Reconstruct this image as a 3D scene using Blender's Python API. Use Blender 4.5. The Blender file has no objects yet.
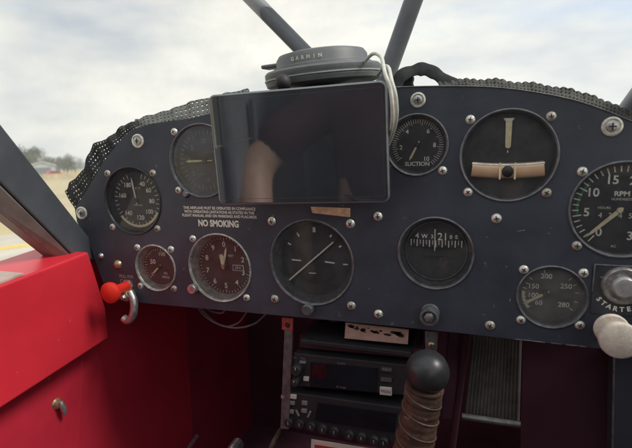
import bpy, bmesh, math, random
from mathutils import Vector, Matrix, noise
rad = math.radians
sc = bpy.context.scene
col = sc.collection
random.seed(7)

# ------------------------------------------------------------------ camera
H = 1.75                     # eye height above the ground
D = 0.42644                  # eye to instrument panel plane (panel face is the plane y = 0)
F_PX, YAW, PITCH, ROLL = 457.7, -0.32985, -0.167784, -0.0244369

def cam_rot():
    cy, sy = math.cos(YAW), math.sin(YAW)
    cp, sp = math.cos(PITCH), math.sin(PITCH)
    cr, sr = math.cos(ROLL), math.sin(ROLL)
    Rr = Matrix(((cr, -sr, 0), (sr, cr, 0), (0, 0, 1)))
    Rp = Matrix(((1, 0, 0), (0, cp, sp), (0, -sp, cp)))
    Ry = Matrix(((cy, 0, sy), (0, 1, 0), (-sy, 0, cy)))
    return Ry @ Rp @ Rr      # right, up, forward
CR = cam_rot()

def at(px, py, y=0.0):
    """point on the plane Y=y (parallel to the panel) measured from the photograph"""
    d = CR @ Vector((px - 316, -(py - 224), F_PX))
    s = (y + D) / d.z
    return Vector((d.x * s, y, d.y * s + H))

def atx(px, py, x):
    d = CR @ Vector((px - 316, -(py - 224), F_PX))
    s = x / d.x
    return Vector((x, d.z * s - D, d.y * s + H))

cd = bpy.data.cameras.new('camera')
cam = bpy.data.objects.new('camera', cd)
col.objects.link(cam)
r_, u_, f_ = (CR @ Vector(v) for v in ((1, 0, 0), (0, 1, 0), (0, 0, 1)))
sw = lambda v: Vector((v.x, v.z, v.y))
r_, u_, f_ = sw(r_), sw(u_), sw(f_)
m = Matrix((r_, u_, -f_)).transposed().to_4x4()
m.translation = Vector((0, -D, H))
cam.matrix_world = m
cd.sensor_width = 36
cd.lens = 36 * F_PX / 632
cd.clip_start = 0.01
cd.clip_end = 9000
cd.dof.use_dof = True
cd.dof.focus_distance = 0.47
cd.dof.aperture_fstop = 9.0
sc.camera = cam

# ------------------------------------------------------------------ world, sun, exposure
SUN_EL, SUN_AZ = 48, 91     # azimuth clockwise from +Y (ahead): high on the right, level with the panel
w = bpy.data.worlds.new('World')
sc.world = w
w.use_nodes = True
nt = w.node_tree
nt.nodes.clear()
N = nt.nodes.new
L = nt.links.new
out = N('ShaderNodeOutputWorld')
bg = N('ShaderNodeBackground')
bg.inputs['Strength'].default_value = 0.1
sky = N('ShaderNodeTexSky')
sky.sky_type = 'NISHITA'
sky.sun_disc = False
sky.sun_elevation = rad(SUN_EL)
sky.sun_rotation = rad(SUN_AZ)
tc = N('ShaderNodeTexCoord')
mp = N('ShaderNodeMapping')
mp.inputs['Scale'].default_value = (1.6, 1.6, 4.5)
mp.inputs['Location'].default_value = (0.55, 0.1, 0.2)
n1 = N('ShaderNodeTexNoise')
n1.inputs['Scale'].default_value = 1.5
n1.inputs['Detail'].default_value = 4
n1.inputs['Roughness'].default_value = 0.55
cr1 = N('ShaderNodeValToRGB')
e = cr1.color_ramp.elements
e[0].position, e[0].color = 0.30, (2.9, 3.3, 3.85, 1)
e[1].position, e[1].color = 0.68, (6.5, 6.35, 5.8, 1)
k = e.new(0.5)
k.color = (5.0, 5.05, 4.85, 1)
n2 = N('ShaderNodeTexNoise')
n2.inputs['Scale'].default_value = 1.1
n2.inputs['Detail'].default_value = 5
cr2 = N('ShaderNodeValToRGB')
cr2.color_ramp.elements[0].position = 0.36
cr2.color_ramp.elements[0].color = (0.3, 0.3, 0.3, 1)
cr2.color_ramp.elements[1].position = 0.5
mx = N('ShaderNodeMix')
mx.data_type = 'RGBA'
L(tc.outputs['Generated'], mp.inputs['Vector'])
L(mp.outputs['Vector'], n1.inputs['Vector'])
L(mp.outputs['Vector'], n2.inputs['Vector'])
L(n1.outputs['Fac'], cr1.inputs['Fac'])
L(n2.outputs['Fac'], cr2.inputs['Fac'])
L(cr2.outputs['Color'], mx.inputs['Factor'])
L(sky.outputs['Color'], mx.inputs['A'])
L(cr1.outputs['Color'], mx.inputs['B'])
L(mx.outputs['Result'], bg.inputs['Color'])
L(bg.outputs['Background'], out.inputs['Surface'])

sd = bpy.data.lights.new('sun', 'SUN')
sd.energy = 1.5
sd.angle = rad(18)
sd.color = (1.0, 0.96, 0.9)
sun = bpy.data.objects.new('sun', sd)
col.objects.link(sun)
sdir = Vector((math.sin(rad(SUN_AZ)) * math.cos(rad(SUN_EL)), math.cos(rad(SUN_AZ)) * math.cos(rad(SUN_EL)), math.sin(rad(SUN_EL))))
sun.rotation_euler = sdir.to_track_quat('Z', 'Y').to_euler()
sun.location = sdir * 30

vs = sc.view_settings
vs.view_transform = 'Standard'
vs.look = 'None'
vs.exposure = 0.92
vs.gamma = 1
vs.use_curve_mapping = False
sc.cycles.max_bounces = 8
sc.cycles.transparent_max_bounces = 16
sc.cycles.use_denoising = True

# ------------------------------------------------------------------ materials
def mat(name, c, rough=0.5, metal=0.0, var=0.15, scale=60, bump=0.0, bscale=400, spec=0.5, c2=None, wear=None, ior=None, coat=0):
    mt = bpy.data.materials.new(name)
    mt.use_nodes = True
    t = mt.node_tree
    b = t.nodes['Principled BSDF']
    co = t.nodes.new('ShaderNodeTexCoord')
    nz = t.nodes.new('ShaderNodeTexNoise')
    nz.inputs['Scale'].default_value = scale
    nz.inputs['Detail'].default_value = 6
    nz.inputs['Roughness'].default_value = 0.6
    t.links.new(co.outputs['Object'], nz.inputs['Vector'])
    rp = t.nodes.new('ShaderNodeValToRGB')
    if c2 is None:
        c2 = tuple(min(1, v * (1 + var)) for v in c)
        c1 = tuple(v * (1 - var) for v in c)
    else:
        c1 = c
    rp.color_ramp.elements[0].position, rp.color_ramp.elements[0].color = 0.35, (*c1, 1)
    rp.color_ramp.elements[1].position, rp.color_ramp.elements[1].color = 0.65, (*c2, 1)
    t.links.new(nz.outputs['Fac'], rp.inputs['Fac'])
    last = rp.outputs['Color']
    if wear:
        wc, thr, wscale = wear
        n3 = t.nodes.new('ShaderNodeTexNoise')
        n3.inputs['Scale'].default_value = wscale
        n3.inputs['Detail'].default_value = 8
        n3.inputs['Roughness'].default_value = 0.7
        t.links.new(co.outputs['Object'], n3.inputs['Vector'])
        r3 = t.nodes.new('ShaderNodeValToRGB')
        r3.color_ramp.elements[0].position = thr
        r3.color_ramp.elements[1].position = thr + 0.03
        t.links.new(n3.outputs['Fac'], r3.inputs['Fac'])
        mm = t.nodes.new('ShaderNodeMix')
        mm.data_type = 'RGBA'
        mm.inputs['B'].default_value = (*wc, 1)
        t.links.new(r3.outputs['Color'], mm.inputs['Factor'])
        t.links.new(last, mm.inputs['A'])
        last = mm.outputs['Result']
    t.links.new(last, b.inputs['Base Color'])
    rr = t.nodes.new('ShaderNodeMapRange')
    rr.inputs['To Min'].default_value = max(0.01, rough - min(.08, rough * .6))
    rr.inputs['To Max'].default_value = min(1, rough + min(.08, rough * .6))
    t.links.new(nz.outputs['Fac'], rr.inputs['Value'])
    t.links.new(rr.outputs['Result'], b.inputs['Roughness'])
    b.inputs['Metallic'].default_value = metal
    b.inputs['Specular IOR Level'].default_value = spec
    if ior:
        b.inputs['IOR'].default_value = ior
    b.inputs['Coat Weight'].default_value = coat
    if bump:
        nb = t.nodes.new('ShaderNodeTexNoise')
        nb.inputs['Scale'].default_value = bscale
        nb.inputs['Detail'].default_value = 4
        t.links.new(co.outputs['Object'], nb.inputs['Vector'])
        bp = t.nodes.new('ShaderNodeBump')
        bp.inputs['Strength'].default_value = bump
        bp.inputs['Distance'].default_value = 0.001
        t.links.new(nb.outputs['Fac'], bp.inputs['Height'])
        t.links.new(bp.outputs['Normal'], b.inputs['Normal'])
    return mt

def glass_mat(name, tint=(1, 1, 1), dust=0.02, rough=0.03, refl=1.0, ior=1.5, scatter=False):
    mt = bpy.data.materials.new(name)
    mt.use_nodes = True
    t = mt.node_tree
    t.nodes.clear()
    o = t.nodes.new('ShaderNodeOutputMaterial')
    tr = t.nodes.new('ShaderNodeBsdfTransparent')
    tr.inputs['Color'].default_value = (*tint, 1)
    gl = t.nodes.new('ShaderNodeBsdfGlossy')
    gl.inputs['Roughness'].default_value = rough
    gl.inputs['Color'].default_value = (refl, refl, refl, 1)
    fr = t.nodes.new('ShaderNodeFresnel')
    fr.inputs['IOR'].default_value = ior
    df = t.nodes.new('ShaderNodeBsdfTranslucent' if scatter else 'ShaderNodeBsdfDiffuse')
    df.inputs['Color'].default_value = (0.75, 0.75, 0.72, 1) if scatter else (0.6, 0.6, 0.62, 1)
    co = t.nodes.new('ShaderNodeTexCoord')
    nz = t.nodes.new('ShaderNodeTexNoise')
    nz.inputs['Scale'].default_value = 55
    nz.inputs['Detail'].default_value = 8
    mr = t.nodes.new('ShaderNodeMapRange')
    mr.inputs['From Min'].default_value = 0.3
    mr.inputs['From Max'].default_value = 0.8
    mr.inputs['To Min'].default_value = dust * (0.85 if scatter else 0.4)
    mr.inputs['To Max'].default_value = dust * (1.2 if scatter else 2)
    t.links.new(co.outputs['Object'], nz.inputs['Vector'])
    t.links.new(nz.outputs['Fac'], mr.inputs['Value'])
    m1 = t.nodes.new('ShaderNodeMixShader')
    m2 = t.nodes.new('ShaderNodeMixShader')
    t.links.new(fr.outputs['Fac'], m1.inputs['Fac'])
    t.links.new(tr.outputs[0], m1.inputs[1])
    t.links.new(gl.outputs[0], m1.inputs[2])
    t.links.new(mr.outputs['Result'], m2.inputs['Fac'])
    t.links.new(m1.outputs[0], m2.inputs[1])
    t.links.new(df.outputs[0], m2.inputs[2])
    t.links.new(m2.outputs[0], o.inputs['Surface'])
    return mt

M = {}
M['panel'] = mat('panel_paint', (0.054, 0.062, 0.082), 0.46, var=0.18, scale=22, bump=0.12, bscale=900, wear=((0.17, 0.17, 0.18), 0.635, 80))
M['plate'] = mat('black_plate', (0.045, 0.05, 0.062), 0.45, var=0.2, scale=30, bump=0.1, bscale=900)
M['edge'] = mat('worn_edge', (0.22, 0.22, 0.22), 0.45, metal=0.6, var=0.4, scale=150)
M['bezel'] = mat('bezel_black', (0.035, 0.037, 0.042), 0.38, var=0.25, scale=200, wear=((0.25, 0.25, 0.25), 0.72, 180))
M['bezel_grey'] = mat('bezel_grey', (0.16, 0.165, 0.175), 0.33, metal=0.4, var=0.3, scale=160, wear=((0.4, 0.4, 0.4), 0.68, 200))
M['bezel_alu'] = mat('bezel_aluminium', (0.5, 0.5, 0.46), 0.4, metal=0.5, var=0.35, scale=130, wear=((0.12, 0.12, 0.11), 0.62, 160))
M['dial'] = mat('dial_black', (0.036, 0.037, 0.042), 0.65, var=0.3, scale=160)
M['dial_grey'] = mat('dial_grey', (0.045, 0.047, 0.05), 0.7, var=0.2, scale=160)
M['dial_brown_reflect'] = mat('dial_brown_reflect', (0.075, 0.032, 0.028), 0.7, var=0.25, scale=120)  # brown face with the red cabin's reflection put into the colour
M['dial_olive'] = mat('dial_olive', (0.105, 0.1, 0.085), 0.7, var=0.3, scale=90)
M['ink'] = mat('dial_ink', (0.8, 0.78, 0.7), 0.7, var=0.2, scale=220)
M['ink_dim'] = mat('dial_ink_faded', (0.27, 0.26, 0.24), 0.7, var=0.35, scale=220)
M['ink_white'] = mat('placard_white', (0.9, 0.88, 0.78), 0.6, var=0.08, scale=300)
M['lume'] = mat('lume_paint', (0.78, 0.7, 0.45), 0.6, var=0.12, scale=260)
M['needle'] = mat('needle_white', (0.8, 0.78, 0.68), 0.5, var=0.08)
M['green'] = mat('arc_green', (0.03, 0.16, 0.07), 0.6)
M['redline'] = mat('arc_red', (0.45, 0.03, 0.03), 0.6)
M['tan'] = mat('tan_ball_tube', (0.6, 0.41, 0.26), 0.25, var=0.05, scale=60, coat=1.0)
M['sill'] = mat('bare_sill_strip', (0.42, 0.3, 0.25), 0.4, var=0.2, scale=60)
M['screw_dull'] = mat('screw_dull', (0.5, 0.47, 0.4), 0.5, metal=0.5, var=0.35, scale=500)
M['screw'] = mat('screw_steel', (0.78, 0.76, 0.68), 0.36, metal=0.5, var=0.25, scale=500)
M['slot'] = mat('slot_dark', (0.02, 0.02, 0.02), 0.7)
M['brass'] = mat('brass', (0.48, 0.4, 0.25), 0.35, metal=0.8, var=0.25, scale=300)
M['steel'] = mat('cast_steel', (0.52, 0.51, 0.49), 0.36, metal=0.8, var=0.3, scale=200, bump=0.2, bscale=300)
M['chrome'] = mat('chrome', (0.6, 0.6, 0.6), 0.3, metal=0.5, var=0.08, scale=200)
M['tube'] = mat('grey_tube_paint', (0.19, 0.205, 0.225), 0.42, var=0.12, scale=30, bump=0.05)
M['post'] = mat('post_paint', (0.06, 0.065, 0.076), 0.5, var=0.15, scale=25, bump=0.06)
M['post_lip'] = mat('post_lip_brown', (0.16, 0.13, 0.115), 0.5, var=0.2, scale=40)
M['red'] = mat('red_paint', (0.6, 0.026, 0.042), 0.36, var=0.1, scale=9, bump=0.05, bscale=120, wear=((0.62, 0.12, 0.12), 0.66, 60))
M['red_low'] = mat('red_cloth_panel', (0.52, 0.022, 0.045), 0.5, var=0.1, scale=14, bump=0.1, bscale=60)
M['knobred'] = mat('red_plastic', (0.82, 0.035, 0.02), 0.4, var=0.06, bump=0.05)
M['cream'] = mat('cream_plastic', (0.74, 0.66, 0.56), 0.38, var=0.12, scale=200, wear=((0.4, 0.22, 0.17), 0.64, 330), bump=0.2, bscale=500)
M['tablet'] = mat('tablet_shell', (0.05, 0.055, 0.065), 0.38, var=0.1)
M['tablet_rim'] = mat('tablet_rim', (0.26, 0.28, 0.29), 0.35, metal=0.5, var=0.1)
M['screen'] = mat('tablet_glass', (0.046, 0.05, 0.058), 0.03, var=0.15, scale=12, wear=((0.052, 0.056, 0.064), 0.58, 20), ior=2.35)
M['rubber'] = mat('black_rubber', (0.022, 0.023, 0.026), 0.6, var=0.25, scale=90)
M['grey_plastic'] = mat('dark_grey_plastic', (0.13, 0.138, 0.142), 0.5, var=0.1, scale=80, bump=0.1, bscale=1200)
M['grey_rim'] = mat('light_grey_rim', (0.36, 0.38, 0.37), 0.45, var=0.1)
M['cord'] = mat('pale_grey_cord', (0.62, 0.62, 0.55), 0.5, var=0.12, scale=200)
M['mat_dark'] = mat('mesh_mat_rubber', (0.036, 0.038, 0.039), 0.75, var=0.3, scale=80, spec=0.2)
M['mat_light'] = mat('mesh_mat_faded', (0.10, 0.104, 0.095), 0.65, var=0.3, scale=80)
M['leather'] = mat('brown_leather', (0.075, 0.042, 0.03), 0.55, var=0.45, scale=70, bump=0.5, bscale=220, wear=((0.17, 0.11, 0.08), 0.6, 110))
M['stitch'] = mat('waxed_cord', (0.11, 0.075, 0.056), 0.6, var=0.3, scale=300)
M['radio'] = mat('radio_face', (0.03, 0.03, 0.035), 0.45, var=0.15, scale=80, bump=0.08, bscale=900)
M['lcd'] = mat('lcd_window', (0.014, 0.015, 0.02), 0.12, var=0.1)
M['lcd_red'] = mat('lcd_red_tint', (0.045, 0.010, 0.013), 0.2, var=0.25, scale=200)
M['key'] = mat('radio_key', (0.075, 0.075, 0.08), 0.5, var=0.1)
M['key_white'] = mat('radio_key_white', (0.6, 0.58, 0.55), 0.5, var=0.08)
M['key_grey'] = mat('radio_key_grey', (0.24, 0.23, 0.23), 0.5, var=0.1)
M['card'] = mat('paper_card', (0.62, 0.58, 0.5), 0.7, var=0.06)
M['pinkcard'] = mat('worn_placard', (0.48, 0.34, 0.27), 0.55, var=0.15, scale=90)
M['blot'] = mat('placard_black', (0.025, 0.022, 0.022), 0.6)
M['cardred'] = mat('card_red_print', (0.42, 0.05, 0.05), 0.7)
M['tape'] = mat('tan_tape', (0.74, 0.5, 0.32), 0.6, var=0.25, scale=160)
M['redtab'] = mat('red_tag', (0.42, 0.07, 0.06), 0.5, var=0.2, scale=200)
M['alu_strip'] = mat('aluminium_strip', (0.2, 0.2, 0.21), 0.42, metal=0.6, var=0.25, scale=120)
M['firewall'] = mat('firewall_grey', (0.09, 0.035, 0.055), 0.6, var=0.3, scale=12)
M['ribbed'] = mat('ribbed_sheet', (0.13, 0.127, 0.115), 0.6, var=0.3, scale=60)
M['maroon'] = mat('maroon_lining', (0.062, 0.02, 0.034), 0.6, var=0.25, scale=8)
M['wall_shade'] = mat('maroon_wall_shade', (0.34, 0.02, 0.05), 0.6, var=0.2, scale=10)  # darker copy of the wall red, footwell shade put into the colour
M['mat_mid'] = mat('mesh_mat_grey', (0.075, 0.075, 0.068), 0.75, var=0.3, scale=80, spec=0.2)
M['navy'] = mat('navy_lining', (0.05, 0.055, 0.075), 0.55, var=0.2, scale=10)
M['wire'] = mat('wire_sheath', (0.16, 0.15, 0.16), 0.45, var=0.2)
M['lining'] = mat('cabin_lining', (0.24, 0.25, 0.27), 0.7, var=0.1, scale=10)
M['glass'] = glass_mat('gauge_glass', dust=0.02, rough=0.02, ior=1.2)
M['glass_dusty'] = glass_mat('gauge_glass_dusty', dust=0.06, rough=0.05, ior=1.25)
M['plexi'] = glass_mat('windshield_plexi', tint=(0.97, 0.97, 0.96), dust=0.24, rough=0.02, ior=1.25, refl=0.6, scatter=True)
M['skin'] = mat('skin', (0.62, 0.39, 0.28), 0.5, var=0.1, scale=40)
M['shirt'] = mat('maroon_shirt', (0.07, 0.03, 0.045), 0.8, var=0.2, scale=50)
M['trouser'] = mat('dark_trousers', (0.03, 0.035, 0.05), 0.8, var=0.2, scale=50)
M['hair'] = mat('brown_hair', (0.04, 0.025, 0.015), 0.6, var=0.3, scale=200)
M['grass'] = mat('dry_grass', (0.42, 0.35, 0.19), 0.95, c2=(0.55, 0.46, 0.26), scale=0.25)
M['apron'] = mat('apron_concrete', (0.5, 0.46, 0.38), 0.9, var=0.12, scale=0.9)
M['yellow'] = mat('taxi_line_paint', (0.72, 0.5, 0.08), 0.7, var=0.12, scale=6)
M['leaf_a'] = mat('leaf_dark', (0.07, 0.095, 0.055), 0.8, var=0.45, scale=0.7)
M['leaf_b'] = mat('leaf_grey', (0.11, 0.13, 0.085), 0.8, var=0.45, scale=0.7)
M['bark'] = mat('bark', (0.12, 0.095, 0.07), 0.9, var=0.3, scale=4)
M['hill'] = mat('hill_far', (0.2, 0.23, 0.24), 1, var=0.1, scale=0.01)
M['hangar'] = mat('hangar_sheet', (0.42, 0.46, 0.5), 0.6, var=0.1, scale=0.4)
M['hangar_roof'] = mat('hangar_roof', (0.5, 0.5, 0.48), 0.6, var=0.1, scale=0.4)
M['door_dark'] = mat('hangar_door', (0.13, 0.15, 0.17), 0.6, var=0.1, scale=0.4)
M['carred'] = mat('car_red', (0.45, 0.03, 0.025), 0.3, var=0.03)
M['cargl'] = mat('car_glass', (0.03, 0.035, 0.04), 0.1, var=0.03)
M['fence'] = mat('fence_wood', (0.5, 0.42, 0.27), 0.9, var=0.2, scale=1)

# ------------------------------------------------------------------ mesh helpers
class MB:
    def __init__(s):
        s.bm = bmesh.new()
    def box(s, c, size, mtx=None):
        c = Vector(c)
        sx, sy, sz = (v / 2 for v in size)
        vs_ = []
        for a in (-1, 1):
            for b in (-1, 1):
                for d in (-1, 1):
                    v = Vector((a * sx, b * sy, d * sz))
                    if mtx:
                        v = mtx @ v
                    vs_.append(s.bm.verts.new(c + v))
        for f in ((0, 1, 3, 2), (4, 6, 7, 5), (0, 4, 5, 1), (2, 3, 7, 6), (0, 2, 6, 4), (1, 5, 7, 3)):
            s.bm.faces.new([vs_[i] for i in f])
        return s
    def slab(s, q, depth, dirv=(0, 1, 0)):
        """polygon q (list of points) thickened by depth along dirv"""
        dv = Vector(dirv) * depth
        a = [s.bm.verts.new(Vector(p)) for p in q]
        b = [s.bm.verts.new(Vector(p) + dv) for p in q]
        s.bm.faces.new(a)
        s.bm.faces.new(b[::-1])
        n = len(q)
        for i in range(n):
            s.bm.faces.new((a[i], b[i], b[(i + 1) % n], a[(i + 1) % n]))
        return s
    def poly(s, q):
        s.bm.faces.new([s.bm.verts.new(Vector(p)) for p in q])
        return s
    def tube(s, pts, r, seg=10, flat=None):
        pts = [Vector(p) for p in pts]
        n = len(pts)
        rs = r if isinstance(r, (list, tuple)) else [r] * n
        rings = []
        ref = None
        for i, p in enumerate(pts):
            t = (pts[min(i + 1, n - 1)] - pts[max(i - 1, 0)]).normalized()
            if ref is None:
                ref = Vector((0, 0, 1)) if abs(t.z) < 0.9 else Vector((0, 1, 0))
            a = (ref - t * ref.dot(t)).normalized()
            ref = a
            b = t.cross(a)
            fx, fy = flat or (1, 1)
            rings.append([s.bm.verts.new(p + a * math.cos(2 * math.pi * k / seg) * rs[i] * fx + b * math.sin(2 * math.pi * k / seg) * rs[i] * fy) for k in range(seg)])
        for i in range(n - 1):
            for k in range(seg):
                s.bm.faces.new((rings[i][k], rings[i][(k + 1) % seg], rings[i + 1][(k + 1) % seg], rings[i + 1][k]))
        s.bm.faces.new(rings[0][::-1])
        s.bm.faces.new(rings[-1])
        return s
    def lathe(s, prof, c=(0, 0, 0), seg=48, axis='y', closed=False, mtx=None):
        """profile of (radius, along); along runs on the given axis"""
        c = Vector(c)
        rings = []
        for r, h in prof:
            ring = []
            if r < 1e-7:
                v = Vector((0, h, 0)) if axis == 'y' else Vector((0, 0, h))
                ring = [s.bm.verts.new(c + (mtx @ v if mtx else v))]
            else:
                for k in range(seg):
                    a = 2 * math.pi * k / seg
                    v = Vector((math.cos(a) * r, h, math.sin(a) * r)) if axis == 'y' else Vector((math.cos(a) * r, math.sin(a) * r, h))
                    ring.append(s.bm.verts.new(c + (mtx @ v if mtx else v)))
            rings.append(ring)
        pairs = list(zip(rings, rings[1:]))
        if closed:
            pairs.append((rings[-1], rings[0]))
        for a, b in pairs:
            for k in range(seg):
                k2 = (k + 1) % seg
                if len(a) == 1 and len(b) == 1:
                    continue
                if len(a) == 1:
                    s.bm.faces.new((a[0], b[k2], b[k]))
                elif len(b) == 1:
                    s.bm.faces.new((a[k], a[k2], b[0]))
                else:
                    s.bm.faces.new((a[k], a[k2], b[k2], b[k]))
        return s
    def disc(s, r, y, c=(0, 0), seg=48):
        vs_ = [s.bm.verts.new((c[0] + math.cos(2 * math.pi * k / seg) * r, y, c[1] + math.sin(2 * math.pi * k / seg) * r)) for k in range(seg)]
        s.bm.faces.new(vs_)
        return s
    def arc(s, r0, r1, a0, a1, y, seg=24):
        """flat band, clock angles in degrees"""
        prev = None
        for k in range(seg + 1):
            a = rad(a0 + (a1 - a0) * k / seg)
            cur = (s.bm.verts.new((math.sin(a) * r0, y, math.cos(a) * r0)), s.bm.verts.new((math.sin(a) * r1, y, math.cos(a) * r1)))
            if prev:
                s.bm.faces.new((prev[0], prev[1], cur[1], cur[0]))
            prev = cur
        return s
    def tick(s, a, r0, r1, wd, y):
        a = rad(a)
        d = Vector((math.sin(a), 0, math.cos(a)))
        p = Vector((math.cos(a), 0, -math.sin(a))) * wd / 2
        o = Vector((0, y, 0))
        s.poly([d * r0 - p + o, d * r1 - p + o, d * r1 + p + o, d * r0 + p + o])
        return s
    def text(s, txt, size, x, z, y, rot=0.0, align='CENTER', xs=1.0, mtx=None, bold=0.0):
        cu = bpy.data.curves.new('lettering', 'FONT')
        cu.body = txt
        cu.size = size
        cu.align_x = align
        cu.align_y = 'CENTER'
        cu.resolution_u = 3
        cu.offset = bold
        ob = bpy.data.objects.new('lettering', cu)
        col.objects.link(ob)
        me = bpy.data.meshes.new_from_object(ob.evaluated_get(bpy.context.evaluated_depsgraph_get()))
        bpy.data.objects.remove(ob)
        bpy.data.curves.remove(cu)
        ca, sa = math.cos(rot), math.sin(rot)
        vmap = []
        for v in me.vertices:
            px, pz = v.co.x * xs, v.co.y
            p = Vector((x + px * ca + pz * sa, y, z - px * sa + pz * ca))
            vmap.append(s.bm.verts.new(mtx @ p if mtx else p))
        for p in me.polygons:
            try:
                s.bm.faces.new([vmap[i] for i in p.vertices])
            except ValueError:
                pass
        bpy.data.meshes.remove(me)
        return s
    def build(s, name, m_, parent=None, smooth=True, bevel=0.0, bseg=2, recalc=True, loc=None):
        if recalc:
            bmesh.ops.recalc_face_normals(s.bm, faces=s.bm.faces)
        me = bpy.data.meshes.new(name)
        s.bm.to_mesh(me)
        s.bm.free()
        me.materials.append(m_)
        if smooth:
            me.shade_smooth()
            try:
                me.set_sharp_from_angle(angle=rad(38))
            except Exception:
                pass
        ob = bpy.data.objects.new(name, me)
        col.objects.link(ob)
        if parent:
            ob.parent = parent
        if loc is not None:
            ob.location = loc
        if bevel:
            bv = ob.modifiers.new('bevel', 'BEVEL')
            bv.width = bevel
            bv.segments = bseg
            bv.limit_method = 'ANGLE'
        return ob

def tag(o, label=None, cat=None, group=None, kind=None):
    if label:
        o['label'] = label
    if cat:
        o['category'] = cat
    if group:
        o['group'] = group
    if kind:
        o['kind'] = kind
    return o

def empty(name, loc, label, cat, group=None, rot=None):
    o = bpy.data.objects.new(name, None)
    o.empty_display_size = 0.02
    o.location = loc
    if rot:
        o.rotation_euler = rot
    col.objects.link(o)
    return tag(o, label, cat, group)

def spline(pts, n=40):
    """Catmull-Rom through the points"""
    P = [Vector(p) for p in pts]
    P = [P[0] * 2 - P[1]] + P + [P[-1] * 2 - P[-2]]
    o = []
    segs = len(P) - 3
    for i in range(segs):
        a, b, c, d = P[i:i + 4]
        for k in range(n // segs + 1):
            t = k / (n // segs + 1)
            o.append(0.5 * ((2 * b) + (c - a) * t + (2 * a - 5 * b + 4 * c - d) * t * t + (3 * b - a - 3 * c + d) * t ** 3))
    o.append(P[-2])
    return o

# ------------------------------------------------------------------ screws (shared meshes, Phillips domes)
def screw_mesh(r, mt, name):
    b = MB()
    h = r * 0.55
    b.lathe([(0, -h), (r * 0.35, -h * 0.95), (r * 0.7, -h * 0.72), (r * 0.93, -h * 0.35), (r, 0.0)], seg=18)
    o = b.build(name, mt)
    me = o.data
    bpy.data.objects.remove(o)
    return me
def slot_mesh(r):
    b = MB()
    h = r * 0.55
    for k in (0, 1):
        a = rad(20 + 90 * k)
        d = Vector((math.cos(a), 0, math.sin(a)))
        p = Vector((-math.sin(a), 0, math.cos(a)))
        y = -h * 1.03 - 0.00004 * k
        q = [d * r * .5 + p * r * .1, d * r * .5 - p * r * .1, -d * r * .5 - p * r * .1, -d * r * .5 + p * r * .1]
        b.slab([Vector((v.x, y, v.z)) for v in q], h * .12)
    o = b.build('slot', M['slot'], smooth=False)
    me = o.data
    bpy.data.objects.remove(o)
    return me
SCREW = {}
def screw(parent, x, z, r=0.0041, y=0.0, m_='screw', name='screw', rot=None):
    if m_ == 'screw' and random.random() < .3:
        m_ = 'screw_dull'
    key = (r, m_)
    if key not in SCREW:
        SCREW[key] = (screw_mesh(r, M[m_], 'screw'), slot_mesh(r))
    s = bpy.data.objects.new(name, SCREW[key][0])
    col.objects.link(s)
    s.parent = parent
    s.location = (x, y, z)
    s.rotation_euler = (0, random.uniform(0, 1.5) if rot is None else rot, 0)
    t = bpy.data.objects.new('slot', SCREW[key][1])
    col.objects.link(t)
    t.parent = s
    return s

# ------------------------------------------------------------------ surroundings
def zg(x, y):               # the airfield falls away gently ahead and to the left
    return -.0215 * (y - x)
def sheet(name, pts, m_, z):
    return tag(MB().poly([Vector((x, y, z + zg(x, y))) for x, y in pts]).build(name, m_, smooth=False), kind='structure')
sheet('ground', [(-4000, -4000), (4000, -4000), (4000, 4000), (-4000, 4000)], M['grass'], 0)
sheet('apron', [(-13.2, -30), (26, -30), (26, 40), (-9.0, 18), (-12.0, 10.6)], M['apron'], 0.004)
sheet('taxi_line', [(-13.0, 2.2), (-12.6, 2.2), (-8.2, 9.6), (-8.6, 9.9)], M['yellow'], 0.008)

# low hills on the skyline
b = MB()
prev = None
for k in range(80):
    a = rad(-110 + 220 * k / 79)
    h = 18 + 55 * max(0, noise.noise(Vector((k * 0.13, 2.1, 0)))) + 12 * noise.noise(Vector((k * .5, 0, 3)))
    R1, R2 = 2300, 3000
    cur = [b.bm.verts.new((math.sin(a) * r, math.cos(a) * r, z + zg(math.sin(a) * r, math.cos(a) * r))) for r, z in ((R1, -2), (R1 + 250, h * .7), (R2, h + 14), (R2 + 400, -2))]
    if prev:
        for i in range(3):
            b.bm.faces.new((prev[i], prev[i + 1], cur[i + 1], cur[i]))
    prev = cur
tag(b.build('hills', M['hill']), kind='structure')

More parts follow.
